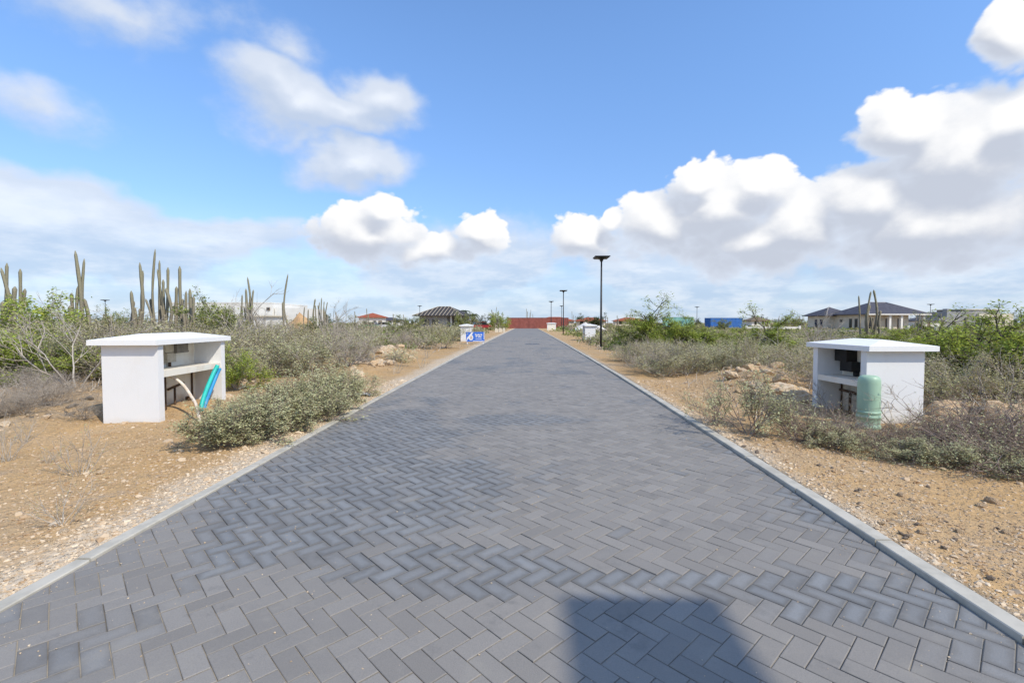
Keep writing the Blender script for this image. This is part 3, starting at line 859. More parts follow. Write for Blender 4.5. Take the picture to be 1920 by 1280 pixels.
def hip(bm, x0, x1, y0, y1, z0, rise, th=.16):
    b_ = [bm.verts.new(p) for p in ((x0, y0, z0), (x1, y0, z0), (x1, y1, z0), (x0, y1, z0))]
    t_ = [bm.verts.new(p) for p in ((x0, y0, z0+th), (x1, y0, z0+th), (x1, y1, z0+th), (x0, y1, z0+th))]
    w, dp = x1-x0, y1-y0
    if w > dp: r = ((x0+dp/2, (y0+y1)/2), (x1-dp/2, (y0+y1)/2))
    else: r = (((x0+x1)/2, y0+w/2), ((x0+x1)/2, y1-w/2-.001))
    r0, r1 = bm.verts.new((*r[0], z0+th+rise)), bm.verts.new((*r[1], z0+th+rise))
    bm.faces.new(b_[::-1])
    for k in range(4): bm.faces.new((b_[k], b_[(k+1) % 4], t_[(k+1) % 4], t_[k]))
    if w > dp:
        bm.faces.new((t_[0], t_[1], r1, r0)); bm.faces.new((t_[1], t_[2], r1)); bm.faces.new((t_[2], t_[3], r0, r1)); bm.faces.new((t_[3], t_[0], r0))
    else:
        bm.faces.new((t_[0], t_[1], r0)); bm.faces.new((t_[1], t_[2], r1, r0)); bm.faces.new((t_[2], t_[3], r1)); bm.faces.new((t_[3], t_[0], r0, r1))
    return [v.co.copy() for v in t_], r0.co.copy(), r1.co.copy()
def window(t, face, a, z0, z1, w, at_, name='window', mat=None):
    """face 'x': on plane x=at_ looking to -x; 'y': plane y=at_ looking to -y"""
    def put(nm, a0, a1, zz0, zz1, o0, o1, mt, par):
        if face == 'y': return box(nm, (a0, a1, at_-o1, at_-o0, zz0, zz1), mt, par)
        return box(nm, (at_-o1, at_-o0, a0, a1, zz0, zz1), mt, par)
    f = put(name, a-w/2, a+w/2, z0, z1, -.05, .05, mat or M['frame'], t)
    put('pane', a-w/2+.08, a+w/2-.08, z0+.08, z1-.08, .045, .058, M['glass'], f)
def caps(t, tc, r0, r1, pairs, r=.13):
    for a, b_ in pairs: tube('ridge_cap', [a, b_], r, M['roof_cap'], t, 6)

def right_house():
    rot = R(8) + YAW
    c = at(1622, 605, 92)
    t = empty('villa', (c.x, c.y, .12), rot, 'cream villa with dark hipped roof behind the white cabinet on the right', 'house')
    # local: near corner at origin, +x along the right face, +y along the left face (away)
    LX, LY, H = 11.6, 7.4, 3.0
    box('wall', (0, LX-2.2, 0, LY, -.3, H), M['wall_cream'], t)
    box('gable_wall', (LX-2.2, LX, 3.0, LY, -.3, H-.002), M['wall_cream'], t)
    for x in (4.1, 6.6, LX-.15): box('column', (x-.22, x+.22, -1.3, -.86, -.3, H-.003), M['wall_white'], t)
    bm = bmesh.new(); tc, r0, r1 = hip(bm, -.9, LX+.9, -1.7, LY+.8, H, 2.35); bm_obj('roof', bm, M['roof_dark'], t)
    caps(t, tc, r0, r1, ((tc[0], r0), (tc[1], r1), (r0, r1)), .10)
    box('fascia', (-.93, LX+.93, -1.74, -1.703, H-.05, H+.17), M['wall_white'], t)
    for a in (5.0, 7.6): window(t, 'y', a, .0, 2.3, 1.3, 0, 'door')
    window(t, 'y', 1.2, 0, 2.3, 1.3, 0, 'door')
    for a in (2.0, 3.3): window(t, 'x', a, .5, 2.3, .7, 0)
    window(t, 'x', 5.6, 1.6, 2.2, .7, 0)
    # wing
    box('wing_wall', (-1.7, 4.0, LY+.0, LY+5.2, -.3, H-.15), M['wall_cream'], t)
    bm = bmesh.new(); tc, r0, r1 = hip(bm, -2.5, 4.8, LY-.8, LY+6.0, H-.15, 1.7); bm_obj('roof', bm, M['roof_dark'], t)
    caps(t, tc, r0, r1, ((tc[0], r0), (r0, r1)), .10)
    for a in (LY+1.4, LY+2.8): window(t, 'x', a, .4, 2.2, .7, -1.7)
    # garden wall
    g = at(1735, 605, 62)
    w = empty('garden_wall', (g.x, g.y, .1), R(-4), 'low pale garden wall with white posts in front of the cream villa', 'wall')
    box('wall', (-14, 9, 0, .2, -.3, .55), M['wall_grey'], w)
    for k in range(7): box('post', (-2+k*1.7-.15, -2+k*1.7+.15, -.05, .25, -.3, 1.15), M['wall_white'], w)
right_house()
def grey_blocks():
    c = at(1775, 605, 128)
    t = empty('unfinished_building', (c.x, c.y, .1), R(6), 'grey concrete block building under construction at the far right', 'building')
    box('wall', (0, 8.5, 0, 9, -.3, 4.45), M['wall_grey'], t)
    box('parapet', (-.05, .9, -.06, 1.2, -.29, 5.2), M['wall_grey'], t)
    box('front_wall', (-6.2, 6.0, -4, -.06, -.3, 2.9), M['wall_grey'], t)
    box('upper_wall', (6.4, 17.5, 2, 9.2, -.31, 5.0), M['wall_grey'], t)
    box('side_wall', (8.5, 18.4, -.6, 1.9, -.3, 3.9), M['wall_cream'], t)
    box('roof_slab', (5.8, 17.9, 1.7, 9.5, 5.0, 5.2), M['wall_cream'], t)
    for x, w in ((-5.2, .7), (-2.2, .9), (1.4, .9)): window(t, 'y', x, .9, 1.9, w, -4)
    for x in (4.4,): window(t, 'y', x, .2, 2.2, 1.1, -4, 'doorway')
    for x in (9.6, 11.2, 15.5): window(t, 'y', x, .9, 2.4, .9, -.6)
    c2 = at(1722, 605, 120)
    s = empty('site_shed', (c2.x, c2.y, .1), R(10), 'small dark roofed shed between the villa and the grey blocks', 'shed')
    box('wall', (0, 6, 0, 5, -.3, 1.9), M['wall_white'], s)
    bm = bmesh.new(); hip(bm, -.4, 6.4, -.4, 5.4, 1.9, .8); bm_obj('roof', bm, M['roof_dark'], s)
    box('door', (2.6, 3.5, -.03, .02, -.2, 1.7), M['frame'], s)
grey_blocks()
def unfinished_house():
    c = at(829, 605, 125)
    t = empty('unfinished_house', (c.x, c.y, .15), R(-10), 'unfinished house with bare battens on a dark roof left of the road', 'house')
    H = 3.15
    box('wall', (-4.8, 2.6, -3.5, 4, -.3, H), M['wall_grey'], t)
    box('back_wall', (2.6, 6, 1.0, 4, -.3, H-.002), M['wall_grey'], t)
    for x in (3.6, 5.0, 6.2): box('column', (x-.18, x+.18, -3.5, -3.14, -.3, H-.003), M['wall_white'], t)
    for x in (-3.0, -.6): window(t, 'y', x, .9, 2.3, 1.7, -3.5, 'window_opening')
    bm = bmesh.new(); tc, r0, r1 = hip(bm, -6.2, 7.2, -4.9, 5.2, H, 2.35, .12); bm_obj('roof', bm, M['felt'], t)
    # battens running up the front slope and the right hip
    for k in range(14):
        x = -5.9 + k*.98
        f = Vector((x, -4.95, H+.15))
        # meet ridge or hips
        if x < r0.x: u = (x+6.2)/(r0.x+6.2)
        elif x > r1.x: u = (7.2-x)/(7.2-r1.x)
        else: u = 1
        top = Vector((x, -4.9+(r0.y+4.9)*u, H+.15+2.35*u))
        if u > .12:
            sk = Vector((.5*u, 0, 0))
            tube('batten', [f, top+sk*0], .085, M['batten'], t, 4, False)
    for a, b_ in ((tc[0], r0), (tc[1], r1), (r0, r1)): tube('ridge_board', [a, b_], .09, M['batten'], t, 4, False)
unfinished_house()
def cream_hall():
    c = at(322, 605, 66)
    t = empty('flat_roofed_building', (c.x, c.y, .1), R(3), 'long flat roofed cream building behind the cactus clumps on the left', 'building')
    box('wall', (0, 13.6, 0, 12, -.3, 4.15), M['wall_white'], t)
    box('parapet', (-.03, 13.63, -.03, 12.03, 4.15, 4.3), M['wall_white'], t)
    box('annex', (13.68, 17.2, .5, 9, -.3, 3.55), M['wall_white'], t)
    box('low_wall', (10.9, 15.6, -3.0, -.4, -.3, 2.3), M['wall_white'], t)
    box('roof_slab', (10.6, 15.9, -3.3, -.3, 2.3, 2.48), M['wall_cream'], t)
    window(t, 'y', 12.0, -.2, 1.9, 1.0, -3.0, 'door', simple('blue_door', (.05, .12, .22)))
    window(t, 'y', 13.1, 3.2, 3.6, .45, -.08)
cream_hall()
def small_house(px, d, w, dp, h, rise, wall, roof, label, rz=0, z=.1):
    c = at(px, 605, d)
    t = empty('house', (c.x, c.y, z), rz, label, 'house')
    box('wall', (-w/2, w/2, -dp/2, dp/2, -.5, h), wall, t)
    bm = bmesh.new(); hip(bm, -w/2-.6, w/2+.6, -dp/2-.6, dp/2+.6, h, rise); bm_obj('roof', bm, roof, t)
    for k in (-.3, .1): window(t, 'y', w*k, .9, 2.1, w*.12, -dp/2)
    box('door', (w*.3-.5, w*.3+.5, -dp/2-.05, -dp/2+.02, -.2, 2.1), M['frame'], t)
    return t
small_house(699, 135, 7, 7, 2.9, 1.2, M['wall_white'], M['roof_red'], 'small house with orange tiled roof left of the unfinished house', R(15))
small_house(1108, 150, 8.5, 6, 2.0, 1.0, M['wall_cream'], M['roof_red'], 'house with low orange roof beside the second lamp post', R(-12))
small_house(1040, 170, 12, 8, 2.1, 1.3, M['wall_cream'], M['roof_red'], 'house with orange roof just above the red container', R(8))
small_house(1418, 145, 5.6, 5, 2.0, 1.1, M['wall_white'], M['thatch'], 'small white cottage with brown thatched roof right of the blue container', R(5))
small_house(1178, 190, 11, 8, 2.2, 1.2, M['wall_cream'], M['roof_red'], 'far house with pinkish roof behind the first lamp post', R(-5))
small_house(790-60, 175, 9, 7, 2.3, 1.0, M['wall_white'], M['roof_dark'], 'far pale house left of the unfinished house', R(5))
small_house(862, 190, 12, 8, 2.4, 2.0, M['wall_cream'], M['roof_cap'], 'far house with pale grey roof right of the unfinished house', R(5))
# white boundary walls
def bwall(px0, px1, d, h, label, mat, posts=True):
    a, b_ = at(px0, 605, d), at(px1, 605, d)
    L = (b_-a).length
    t = empty('boundary_wall', (a.x, a.y, .1), YAW, label, 'wall')
    box('panel', (0, L, 0, .2, -.4, h*.82), mat, t)
    n = max(2, int(L/2.6))
    for k in range(n+1): box('post', (k*L/n-.16, k*L/n+.16, -.06, .26, -.4, h), mat, t)
bwall(1400, 1500, 88, .95, 'low white boundary wall left of the cream villa', M['wall_white'])
bwall(930, 945, 70, .75, 'short pale wall beside the road left of the red container', M['wall_cream'])
bwall(1085, 1105, 95, .8, 'short white wall behind the small cabinet on the right', M['wall_white'])

# heaps
def heap(name, px, d, rx, ry, h, mat, label, seed):
    p = gpt(px, d); bm = bmesh.new()
    n, mrad = 22, 7
    rows = []
    for i in range(mrad+1):
        u = i/mrad
        row = []
        for k in range(n):
            a = 2*math.pi*k/n
            q = Vector((rx*u*math.cos(a), ry*u*math.sin(a), 0))
            zz = h*(1-u)**1.1*(1+.0*u) + .22*h*mnoise.noise(Vector((q.x*.9+seed, q.y*.9, 2)))*(1-u*u) - .15*u
            row.append(bm.verts.new(p+q*(1+.15*mnoise.noise(Vector((math.cos(a)*2+seed, math.sin(a)*2, 0))))+Vector((0, 0, zz))))
        rows.append(row)
    for i in range(mrad):
        for k in range(n):
            if i == 0 and False: continue
            bm.faces.new((rows[i][k], rows[i+1][k], rows[i+1][(k+1) % n], rows[i][(k+1) % n]))
    bmesh.ops.remove_doubles(bm, verts=bm.verts, dist=.001)
    tag(bm_obj(name, bm, mat, None, smooth=True), label, 'heap')
heap('sand_heap', 562, 50, 2.6, 2.0, 2.5, M['sand'], 'orange sand heap beside the cream flat roofed building', 1)
heap('rubble_heap', 1098, 78, 3.0, 1.6, 1.5, M['rubble'], 'white rubble heap right of the second lamp post', 2)
heap('rubble_heap', 1122, 76, 2.2, 1.4, .95, M['rubble'], 'lower tail of white rubble right of the larger white heap', 3)
heap('rubble_heap', 198, 44, 1.6, 1.2, .55, M['pale_rock'], 'pale rubble heap in the scrub left of the cactus clumps', 4)

# parked cars
def car(px, d, rz, col, label):
    p = gpt(px, d)
    t = empty('parked_car', p, rz, label, 'car')
    m = simple('car_paint_'+label.split()[0], col, tuple(c*.92 for c in col), 2, .25, spec=.5)
    bm = bmesh.new()
    def prism(pts, w, bm):
        a = [bm.verts.new((x, -w, z)) for x, z in pts]; b_ = [bm.verts.new((x, w, z)) for x, z in pts]
        n = len(pts); bm.faces.new(a); bm.faces.new(b_[::-1])
        for k in range(n): bm.faces.new((a[k], b_[k], b_[(k+1) % n], a[(k+1) % n]))
    prism([(-2.1, .35), (2.1, .35), (2.15, .75), (1.1, .92), (-2.0, .95), (-2.15, .7)], .85, bm); bm_obj('body', bm, m, t, bevel=.05)
    bm = bmesh.new(); prism([(-1.9, .94), (1.0, .92), (.35, 1.45), (-1.5, 1.48)], .74, bm); bm_obj('cabin', bm, M['glass'], t)
    box('roof_panel', (-1.45, .3, -.72, .72, 1.455, 1.50), m, t)
    for x in (-1.3, 1.3):
        for y in (-.8, .8):
            tube('wheel', [(x, y-.1, .31), (x, y+.1, .31)], .31, M['black_plastic'], t, 16)
    for y in (-.6, .6): box('headlight', (2.08, 2.16, y-.15, y+.15, .6, .72), M['sign_white'], t)
car(905, 92, R(20), (.35, .03, .04), 'red parked car beyond the small cabinet left of the road')
car(726, 100, R(5), (.70, .70, .70), 'white parked car in the scrub left of the unfinished house')
car(690, 96, R(175), (.10, .30, .16), 'green parked car in front of the orange roofed small house')

# ------------------------------------------------------------------ plants
class Plant:
    def __init__(s, seed):
        s.r = np.random.RandomState(seed); s.tv, s.tf, s.nt = [], [], 0
        s.lp, s.ls = [], []
    def tube(s, pts, r0, r1, sides=3):
        pts = np.asarray(pts); n = len(pts)
        t = np.gradient(pts, axis=0); t /= np.linalg.norm(t, axis=1)[:, None]+1e-9
        ref = np.array([.31, .17, .93]); a = np.cross(t, ref); a /= np.linalg.norm(a, axis=1)[:, None]+1e-9
        c = np.cross(t, a)
        rr = np.linspace(r0, r1, n)[:, None]
        ring = [pts + (a*math.cos(2*math.pi*k/sides)+c*math.sin(2*math.pi*k/sides))*rr for k in range(sides)]
        V = np.stack(ring, 1).reshape(-1, 3)
        i = np.arange(n-1)[:, None]*sides; k = np.arange(sides)[None]
        k2 = (k+1) % sides
        F = np.stack([i+k, i+k2, i+sides+k2, i+sides+k], -1).reshape(-1, 4) + s.nt
        s.tv.append(V); s.tf.append(F); s.nt += len(V)
    def branch(s, p, d, L, r, lvl, sp):
        n = sp['segs'][min(lvl, len(sp['segs'])-1)]
        pts, dirs = [p], [d]
        for k in range(n):
            d = d + s.r.normal(0, sp['wander'], 3) + np.array([0, 0, sp['up'][min(lvl, len(sp['up'])-1)]])
            d = d/np.linalg.norm(d); p = p + d*L/n
            if p[2] < .02: p[2] = .02+.02*s.r.rand(); d[2] = abs(d[2])*.5
            pts.append(p); dirs.append(d)
        s.tube(pts, r, r*.45, 5 if (lvl == 0 and r > .02) else 3)
        if lvl < sp['levels']-1:
            for c in range(sp['kids'][lvl]):
                u = s.r.uniform(sp['from'], 1)*n; i = min(int(u), n-1)
                q = pts[i] + (pts[i+1]-pts[i])*(u-i)
                side = s.r.normal(0, 1, 3); dd = dirs[i] + side/np.linalg.norm(side)*sp['spread']*s.r.uniform(.6, 1.2)
                dd[2] = dd[2]*sp.get('flat', 1)
                s.branch(q, dd/np.linalg.norm(dd), L*sp['ratio']*s.r.uniform(.55, 1.15), max(r*.5, sp['rmin']), lvl+1, sp)
        if lvl >= sp['leaf_from']:
            nl = s.r.poisson(sp['leaves'])
            for c in range(nl):
                u = s.r.uniform(.15, 1.05)*n; i = min(int(u), n-1)
                s.lp.append(pts[i]+(pts[i+1]-pts[i])*(u-i)+s.r.normal(0, sp['leaf_off'], 3))
    def meshes(s, sp, name):
        tw = np_mesh(name+'_twigs', np.concatenate(s.tv), np.concatenate(s.tf), 4, smooth=True)
        lf = None
        if s.lp:
            lf = leaf_quads(name+'_leaves', np.array(s.lp), sp['leaf'], s.r, sp.get('leaf_up', .6))
        return tw, lf
def leaf_quads(name, P, size, r, up=.6, centre=None):
    n = len(P); l, w = size
    P = P.copy(); P[:, 2] = np.maximum(P[:, 2], .012)
    nv = r.normal(0, 1, (n, 3)); nv[:, 2] = np.abs(nv[:, 2])+up; nv /= np.linalg.norm(nv, axis=1)[:, None]
    a = np.cross(nv, r.normal(0, 1, (n, 3))); a /= np.linalg.norm(a, axis=1)[:, None]
    c = np.cross(nv, a)
    sc = r.uniform(.6, 1.3, n)[:, None]
    q = np.stack([P-a*l/2*sc, P+c*w/2*sc+nv*w*.12, P+a*l/2*sc, P-c*w/2*sc+nv*w*.12], 1).reshape(-1, 3)
    tone = np.repeat(np.clip(r.normal(.5, .25, n), 0, 1), 4); dry = np.repeat(r.rand(n), 4)
    return np_mesh(name, q, np.arange(4*n).reshape(-1, 4), 4, {'tone': tone, 'dry': dry})
def make(seed, sp, name):
    pl = Plant(seed)
    for k in range(sp['stems']):
        a = 2*math.pi*(k+pl.r.rand())/sp['stems']; tl = pl.r.uniform(*sp['tilt'])
        d = np.array([math.sin(tl)*math.cos(a), math.sin(tl)*math.sin(a), math.cos(tl)])
        b0 = np.array([math.cos(a), math.sin(a), 0])*sp.get('base_r', .08)*pl.r.rand()
        pl.branch(b0, d, sp['len']*pl.r.uniform(.7, 1.15), sp['rad'], 0, sp)
    return pl.meshes(sp, name)
def spec(**k):
    base = dict(stems=9, tilt=(.2, 1.1), len=.8, rad=.009, levels=3, kids=(7, 6), segs=(6, 4, 3), wander=.14, up=(.05, .06, .05), spread=.8, ratio=.55,
                rmin=.0022, leaf_from=2, leaves=3, leaf_off=.02, leaf=(.03, .016), leaf_up=1.2, base_r=.08, **{'from': .25})
    base.update(k); return base
SP = {
 'scrub':  spec(stems=13, len=.95, leaves=4.5, leaf=(.040, .022), leaf_off=.03, kids=(8, 6)),
 'scrub2': spec(stems=12, len=.85, leaves=7.5, leaf=(.040, .024), leaf_off=.035, kids=(7, 6), tilt=(.3, 1.2)),
 'dry':    spec(stems=15, len=.95, leaves=0.9, leaf=(.026, .012), kids=(9, 7), spread=.95, wander=.18),
 'sage':   spec(stems=18, len=.60, leaves=8, leaf=(.036, .022), leaf_off=.028, kids=(8, 6), tilt=(.3, 1.35), up=(.04, .05, .04), leaf_up=2.0),
 'sprawl': spec(stems=18, len=.75, leaves=1.4, leaf=(.024, .014), kids=(9, 6), tilt=(.9, 1.5), up=(-.01, .03, .03), wander=.22, spread=1.0),
 'open':   spec(stems=7, len=.75, rad=.012, leaves=9, leaf=(.034, .020), leaf_off=.03, kids=(6, 5), tilt=(.3, 1.2), wander=.16),
 'acacia': spec(stems=5, len=1.55, rad=.045, levels=4, kids=(7, 6, 4), segs=(7, 5, 4, 3), tilt=(.25, 1.05), up=(.05, .02, .0, -.02), spread=.95, ratio=.56, rmin=.004,
                leaf_from=2, leaves=11, leaf=(.07, .034), leaf_off=.06, leaf_up=1.4, flat=.7, wander=.17, **{'from': .38}),
 'bush':   spec(stems=9, len=1.05, rad=.022, levels=4, kids=(5, 5, 4), segs=(6, 4, 3, 3), tilt=(.2, 1.2), spread=.85, ratio=.55, rmin=.003,
                leaf_from=2, leaves=7.5, leaf=(.060, .034), leaf_off=.045, leaf_up=.9),
 'dead':   spec(stems=4, len=1.1, rad=.016, levels=4, kids=(5, 4, 3), tilt=(.1, .7), leaves=0, leaf_from=9, spread=.75, rmin=.003),
 'weed':   spec(stems=9, len=.30, rad=.003, levels=2, kids=(5,), tilt=(.1, .8), leaves=2.0, leaf_from=1, leaf=(.018, .007), rmin=.0012, base_r=.05),
}
PROTO = {}
def protos(kind, n, twig, leaf):
    PROTO[kind] = []
    for k in range(n):
        tw, lf = make(hash_seed(kind, k), SP[kind], kind)
        tw.materials.append(M[twig])
        if lf: lf.materials.append(M[leaf])
        PROTO[kind].append((tw, lf))
def hash_seed(kind, k): return sum(ord(c)*(i+3) for i, c in enumerate(kind))*7+k*101+11
protos('scrub', 5, 'twig_grey', 'leaf_olive'); protos('scrub2', 4, 'twig_grey', 'leaf_sage'); protos('dry', 4, 'twig_grey', 'leaf_dry')
protos('sage', 4, 'twig_brown', 'leaf_sage'); protos('sprawl', 4, 'twig_brown', 'leaf_sage'); protos('open', 3, 'twig_brown', 'leaf_sage')
protos('acacia', 4, 'bark', 'leaf_bright'); protos('bush', 4, 'twig_grey', 'leaf_green'); protos('dead', 3, 'twig_pale', 'leaf_dry'); protos('weed', 3, 'twig_pale', 'leaf_olive')
PR = random.Random(21)
def put_plant(kind, name, p, sc, label, cat, group=None, rz=None, parts=('twigs', 'leaves'), leaf=None, idx=None, sxy=1.0, tilt=0.0):
    tw, lf = PROTO[kind][PR.randrange(len(PROTO[kind])) if idx is None else idx]
    t = empty(name, p, PR.uniform(0, 6.28) if rz is None else rz, label, cat, group)
    t.scale = (sc*sxy, sc*sxy, sc); t.rotation_euler.x = tilt
    link(parts[0], tw, None, t)
    if lf:
        o = link(parts[1], lf, None, t)
        if leaf: o.material_slots[0].link = 'OBJECT'; o.material_slots[0].material = M[leaf]
    return t
def gp(x, y): return Vector((x, y, ground_z(x, y)-.02))

# --- the low sage shrub mat beside the left kerb
ORD = ['nearest', 'second', 'third', 'fourth', 'fifth', 'sixth', 'seventh', 'eighth', 'ninth', 'tenth', 'eleventh', 'twelfth', 'thirteenth', 'fourteenth']
SAGE = [(-3.75, 5.75, .80), (-3.5, 6.3, .85), (-4.0, 6.5, .75), (-3.4, 6.95, .9), (-3.95, 7.15, .85), (-3.5, 7.6, .95), (-4.0, 7.9, .85), (-3.4, 8.3, .9), (-3.85, 8.7, .85), (-3.5, 9.3, .85), (-4.0, 9.6, .8), (-3.1, 7.5, .6)]
for q, (x, y, s) in enumerate(sorted(SAGE, key=lambda a: a[1])):
    put_plant('sage', 'sage_shrub', gp(x, y), s*.85, 'low pale green shrub beside the left kerb, %s from the near end of its mat' % ORD[q], 'shrub', 'low green shrubs beside the left kerb', sxy=1.25)
# --- right foreground: open green shrub, sprawling dry thicket
for q, (x, y, s) in enumerate(((3.45, 6.2, .72), (2.95, 6.5, .85), (2.72, 7.0, .6), (3.35, 7.1, .9))):
    put_plant('open', 'open_shrub', gp(x, y), s, 'open branching shrub with small green leaves over the right kerb, %s of four' % ORD[q], 'shrub', 'green shrubs overhanging the right kerb')
for q, (x, y, s) in enumerate(sorted(((3.9, 6.25, .5), (4.3, 5.75, .42), (4.75, 5.6, .42), (5.2, 5.35, .75), (5.6, 5.75, .75), (4.4, 6.3, .36), (6.1, 5.4, .8), (5.2, 6.2, .40), (5.9, 6.2, .7), (6.5, 6.0, .8), (4.1, 6.7, .5), (5.5, 5.0, .5)))):
    put_plant('sprawl', 'dry_thicket', gp(x, y), s*1.28, 'sprawling brown dry twigs in front of the right cabinet, %s from the road' % ORD[q], 'shrub', 'dry thicket in front of the right cabinet', sxy=1.25)
for q, (x, y, s) in enumerate(((3.75, 5.95, .36), (4.25, 5.45, .36), (4.7, 5.15, .38), (5.2, 4.85, .36), (5.9, 4.75, .36), (6.4, 4.95, .36))):
    put_plant('sage', 'creeping_plant', gp(x, y), s, 'creeping green plant at the front edge of the dry thicket, %s from the road' % ORD[q], 'plant', 'creeping green plants at the thicket edge', sxy=1.5)
p = gpt(1690, 6.75); put_plant('dead', 'bare_shrub', p, .55, 'bare thin twig shrub in front of the wall of the right cabinet', 'shrub', sxy=1.2)
p = gpt(1560, 8.0); put_plant('dead', 'bare_shrub', p, .42, 'bare twig shrub at the open front of the right cabinet', 'shrub')
# --- matted dead twigs on the rocky patch left of the left cabinet
for q in range(16):
    px, py = PR.uniform(-30, 160), PR.uniform(705, 790)
    put_plant('dry', 'dead_mat', on_ground(px, py), PR.uniform(.2, .36), 'grey matted dead twigs on the rocky soil left of the left cabinet', 'shrub', 'dead twig mats left of the left cabinet', sxy=1.4, leaf='leaf_dry')
# --- weeds
for px, py, s, lab in ((150, 890, 1.35, 'thin grey weed tuft on the gravel below the left cabinet'), (118, 985, 1.0, 'small weed tuft nearest to the camera on the left gravel'),
                       (15, 865, 1.2, 'weed tuft at the left edge of the gravel'), (90, 870, .5, 'tiny weed sprout between the two left tufts'), (45, 830, 1.0, 'weed beside the dark rocks at the left edge'),
                       (790, 690, 1.2, 'weed tuft by the left kerb before the blue sign'), (800, 672, 1.4, 'second weed tuft by the left kerb before the blue sign'), (745, 700, 1.3, 'weed tuft among the pale rubble on the left'),
                       (1700, 985, .45, 'tiny dry tuft on the right gravel'), (1290, 700, 1.3, 'weed tuft on the red soil bank right of the kerb')):
    put_plant('weed', 'weed_tuft', on_ground(px, py)-Vector((0, 0, .01)), s, lab, 'weed')

# --- trees
def tree(kind, px, d, sc, label, leaf=None, sxy=1.0, idx=None, name='acacia_tree', cat='tree', rz=None):
    p = gpt(px, d); p.z -= .03
    put_plant(kind, name, p, sc, label, cat, parts=('trunk', 'crown'), leaf=leaf, sxy=sxy, idx=idx, rz=rz)
tree('acacia', 1246, 24, 1.12, 'bright green acacia with a sparse windswept crown right of the road', idx=1, sxy=1.3, rz=.6)
tree('acacia', 1222, 24.6, .8, 'low spreading acacia on the road side of the windswept acacia', idx=2, sxy=1.35, rz=.6)
tree('acacia', 1268, 23.2, .8, 'lower acacia leaning against the windswept acacia right of the road', idx=0, sxy=1.2, rz=2.2)
tree('acacia', 1425, 17.5, .85, 'smaller acacia between the blue container and the right cabinet', sxy=1.25, idx=1)
tree('acacia', 1388, 19.5, .6, 'low acacia just left of the smaller one', sxy=1.2, idx=2)
tree('acacia', 1915, 9.8, .88, 'vivid green acacia at the right edge behind the cabinet', sxy=1.25, idx=3)
tree('acacia', 1860, 11.2, .76, 'vivid green acacia between the edge acacia and the right cabinet', sxy=1.3, idx=0)
tree('acacia', 1795, 12.5, .74, 'vivid green acacia behind the right cabinet, left of the edge acacia', sxy=1.3, idx=1)
tree('acacia', 1700, 20, .62, 'low spreading acacia below the garden wall of the villa', sxy=1.6, idx=2)
tree('acacia', 1650, 22, .55, 'low spreading acacia right below the cactus before the villa', sxy=1.6, idx=0)
tree('acacia', 1300, 27, .62, 'low acacia right of the windswept acacia', 'leaf_green', sxy=1.2, idx=3)
tree('acacia', 1358, 80, 1.0, 'rounded green bush in front of the blue container', 'leaf_green', idx=2, name='green_bush', cat='bush')
tree('acacia', 1720, 48, .95, 'green bush at the garden wall of the villa', 'leaf_green', idx=1, name='green_bush', cat='bush')
tree('bush', 30, 12.5, 1.30, 'large bush with bright yellow green leaves at the left edge', 'leaf_bright', idx=0, name='green_bush', cat='bush', sxy=1.1)
tree('bush', 95, 15, 1.25, 'green bush left of the tall double cactus', 'leaf_green', idx=1, name='green_bush', cat='bush', sxy=1.15)
tree('bush', 20, 9.6, .75, 'low bright green bush at the left edge in front of the large one', 'leaf_bright', idx=2, name='green_bush', cat='bush', sxy=1.35)
tree('bush', 110, 10.2, .62, 'low bright green bush just left of the left cabinet', 'leaf_bright', idx=3, name='green_bush', cat='bush', sxy=1.35)
tree('bush', 210, 33, 1.5, 'dark green rounded bush beside the far solar lamp on the left', 'leaf_green', idx=1, name='green_bush', cat='bush')
tree('bush', 420, 19, 1.45, 'dark green leafy bush below the cream building', 'leaf_green', idx=2, name='green_bush', cat='bush', sxy=1.1)
tree('bush', 385, 22, 1.35, 'green bush between the cactus clump and the dark leafy bush', 'leaf_green', idx=0, name='green_bush', cat='bush')
tree('bush', 440, 10.4, .58, 'low yellow green bush just right of the left cabinet', 'leaf_bright', idx=1, name='green_bush', cat='bush')
tree('acacia', 765, 36, .92, 'rounded acacia in front of the unfinished house', 'leaf_green', idx=3, sxy=1.25)
tree('acacia', 590, 38, .85, 'wide green acacia below the candelabra cactus', 'leaf_green', idx=0, sxy=1.5)
tree('acacia', 650, 45, .85, 'wide green acacia left of the unfinished house', 'leaf_green', idx=1, sxy=1.6)
tree('bush', 935, 88, 2.0, 'bright green bush left of the long red container', 'leaf_bright', idx=0, name='green_bush', cat='bush')
tree('bush', 865, 95, 2.2, 'dark green bush in front of the unfinished house porch', 'leaf_green', idx=1, name='green_bush', cat='bush')
tree('dead', 642, 17, 1.3, 'pale bare dead shrub in the scrub left of the road', idx=0, name='dead_shrub', cat='shrub')
tree('dead', 625, 21, 1.4, 'pale bare dead shrub behind the other one left of the road', idx=1, name='dead_shrub', cat='shrub')
tree('dead', 140, 9.0, 1.25, 'tall pale bare twigs beside the left cabinet', idx=2, name='dead_shrub', cat='shrub')
tree('dead', 470, 16, 1.6, 'grey bare thorn shrub below the cream building', idx=1, name='dead_shrub', cat='shrub')
tree('dead', 500, 17.5, 1.5, 'grey bare thorn shrub right of the dark leafy bush', idx=0, name='dead_shrub', cat='shrub')
tree('dead', 1500, 16, 1.15, 'grey bare shrub left of the right cabinet roof', idx=2, name='dead_shrub', cat='shrub')
tree('dead', 1545, 20, 1.3, 'grey bare shrub behind the right cabinet roof', idx=0, name='dead_shrub', cat='shrub')

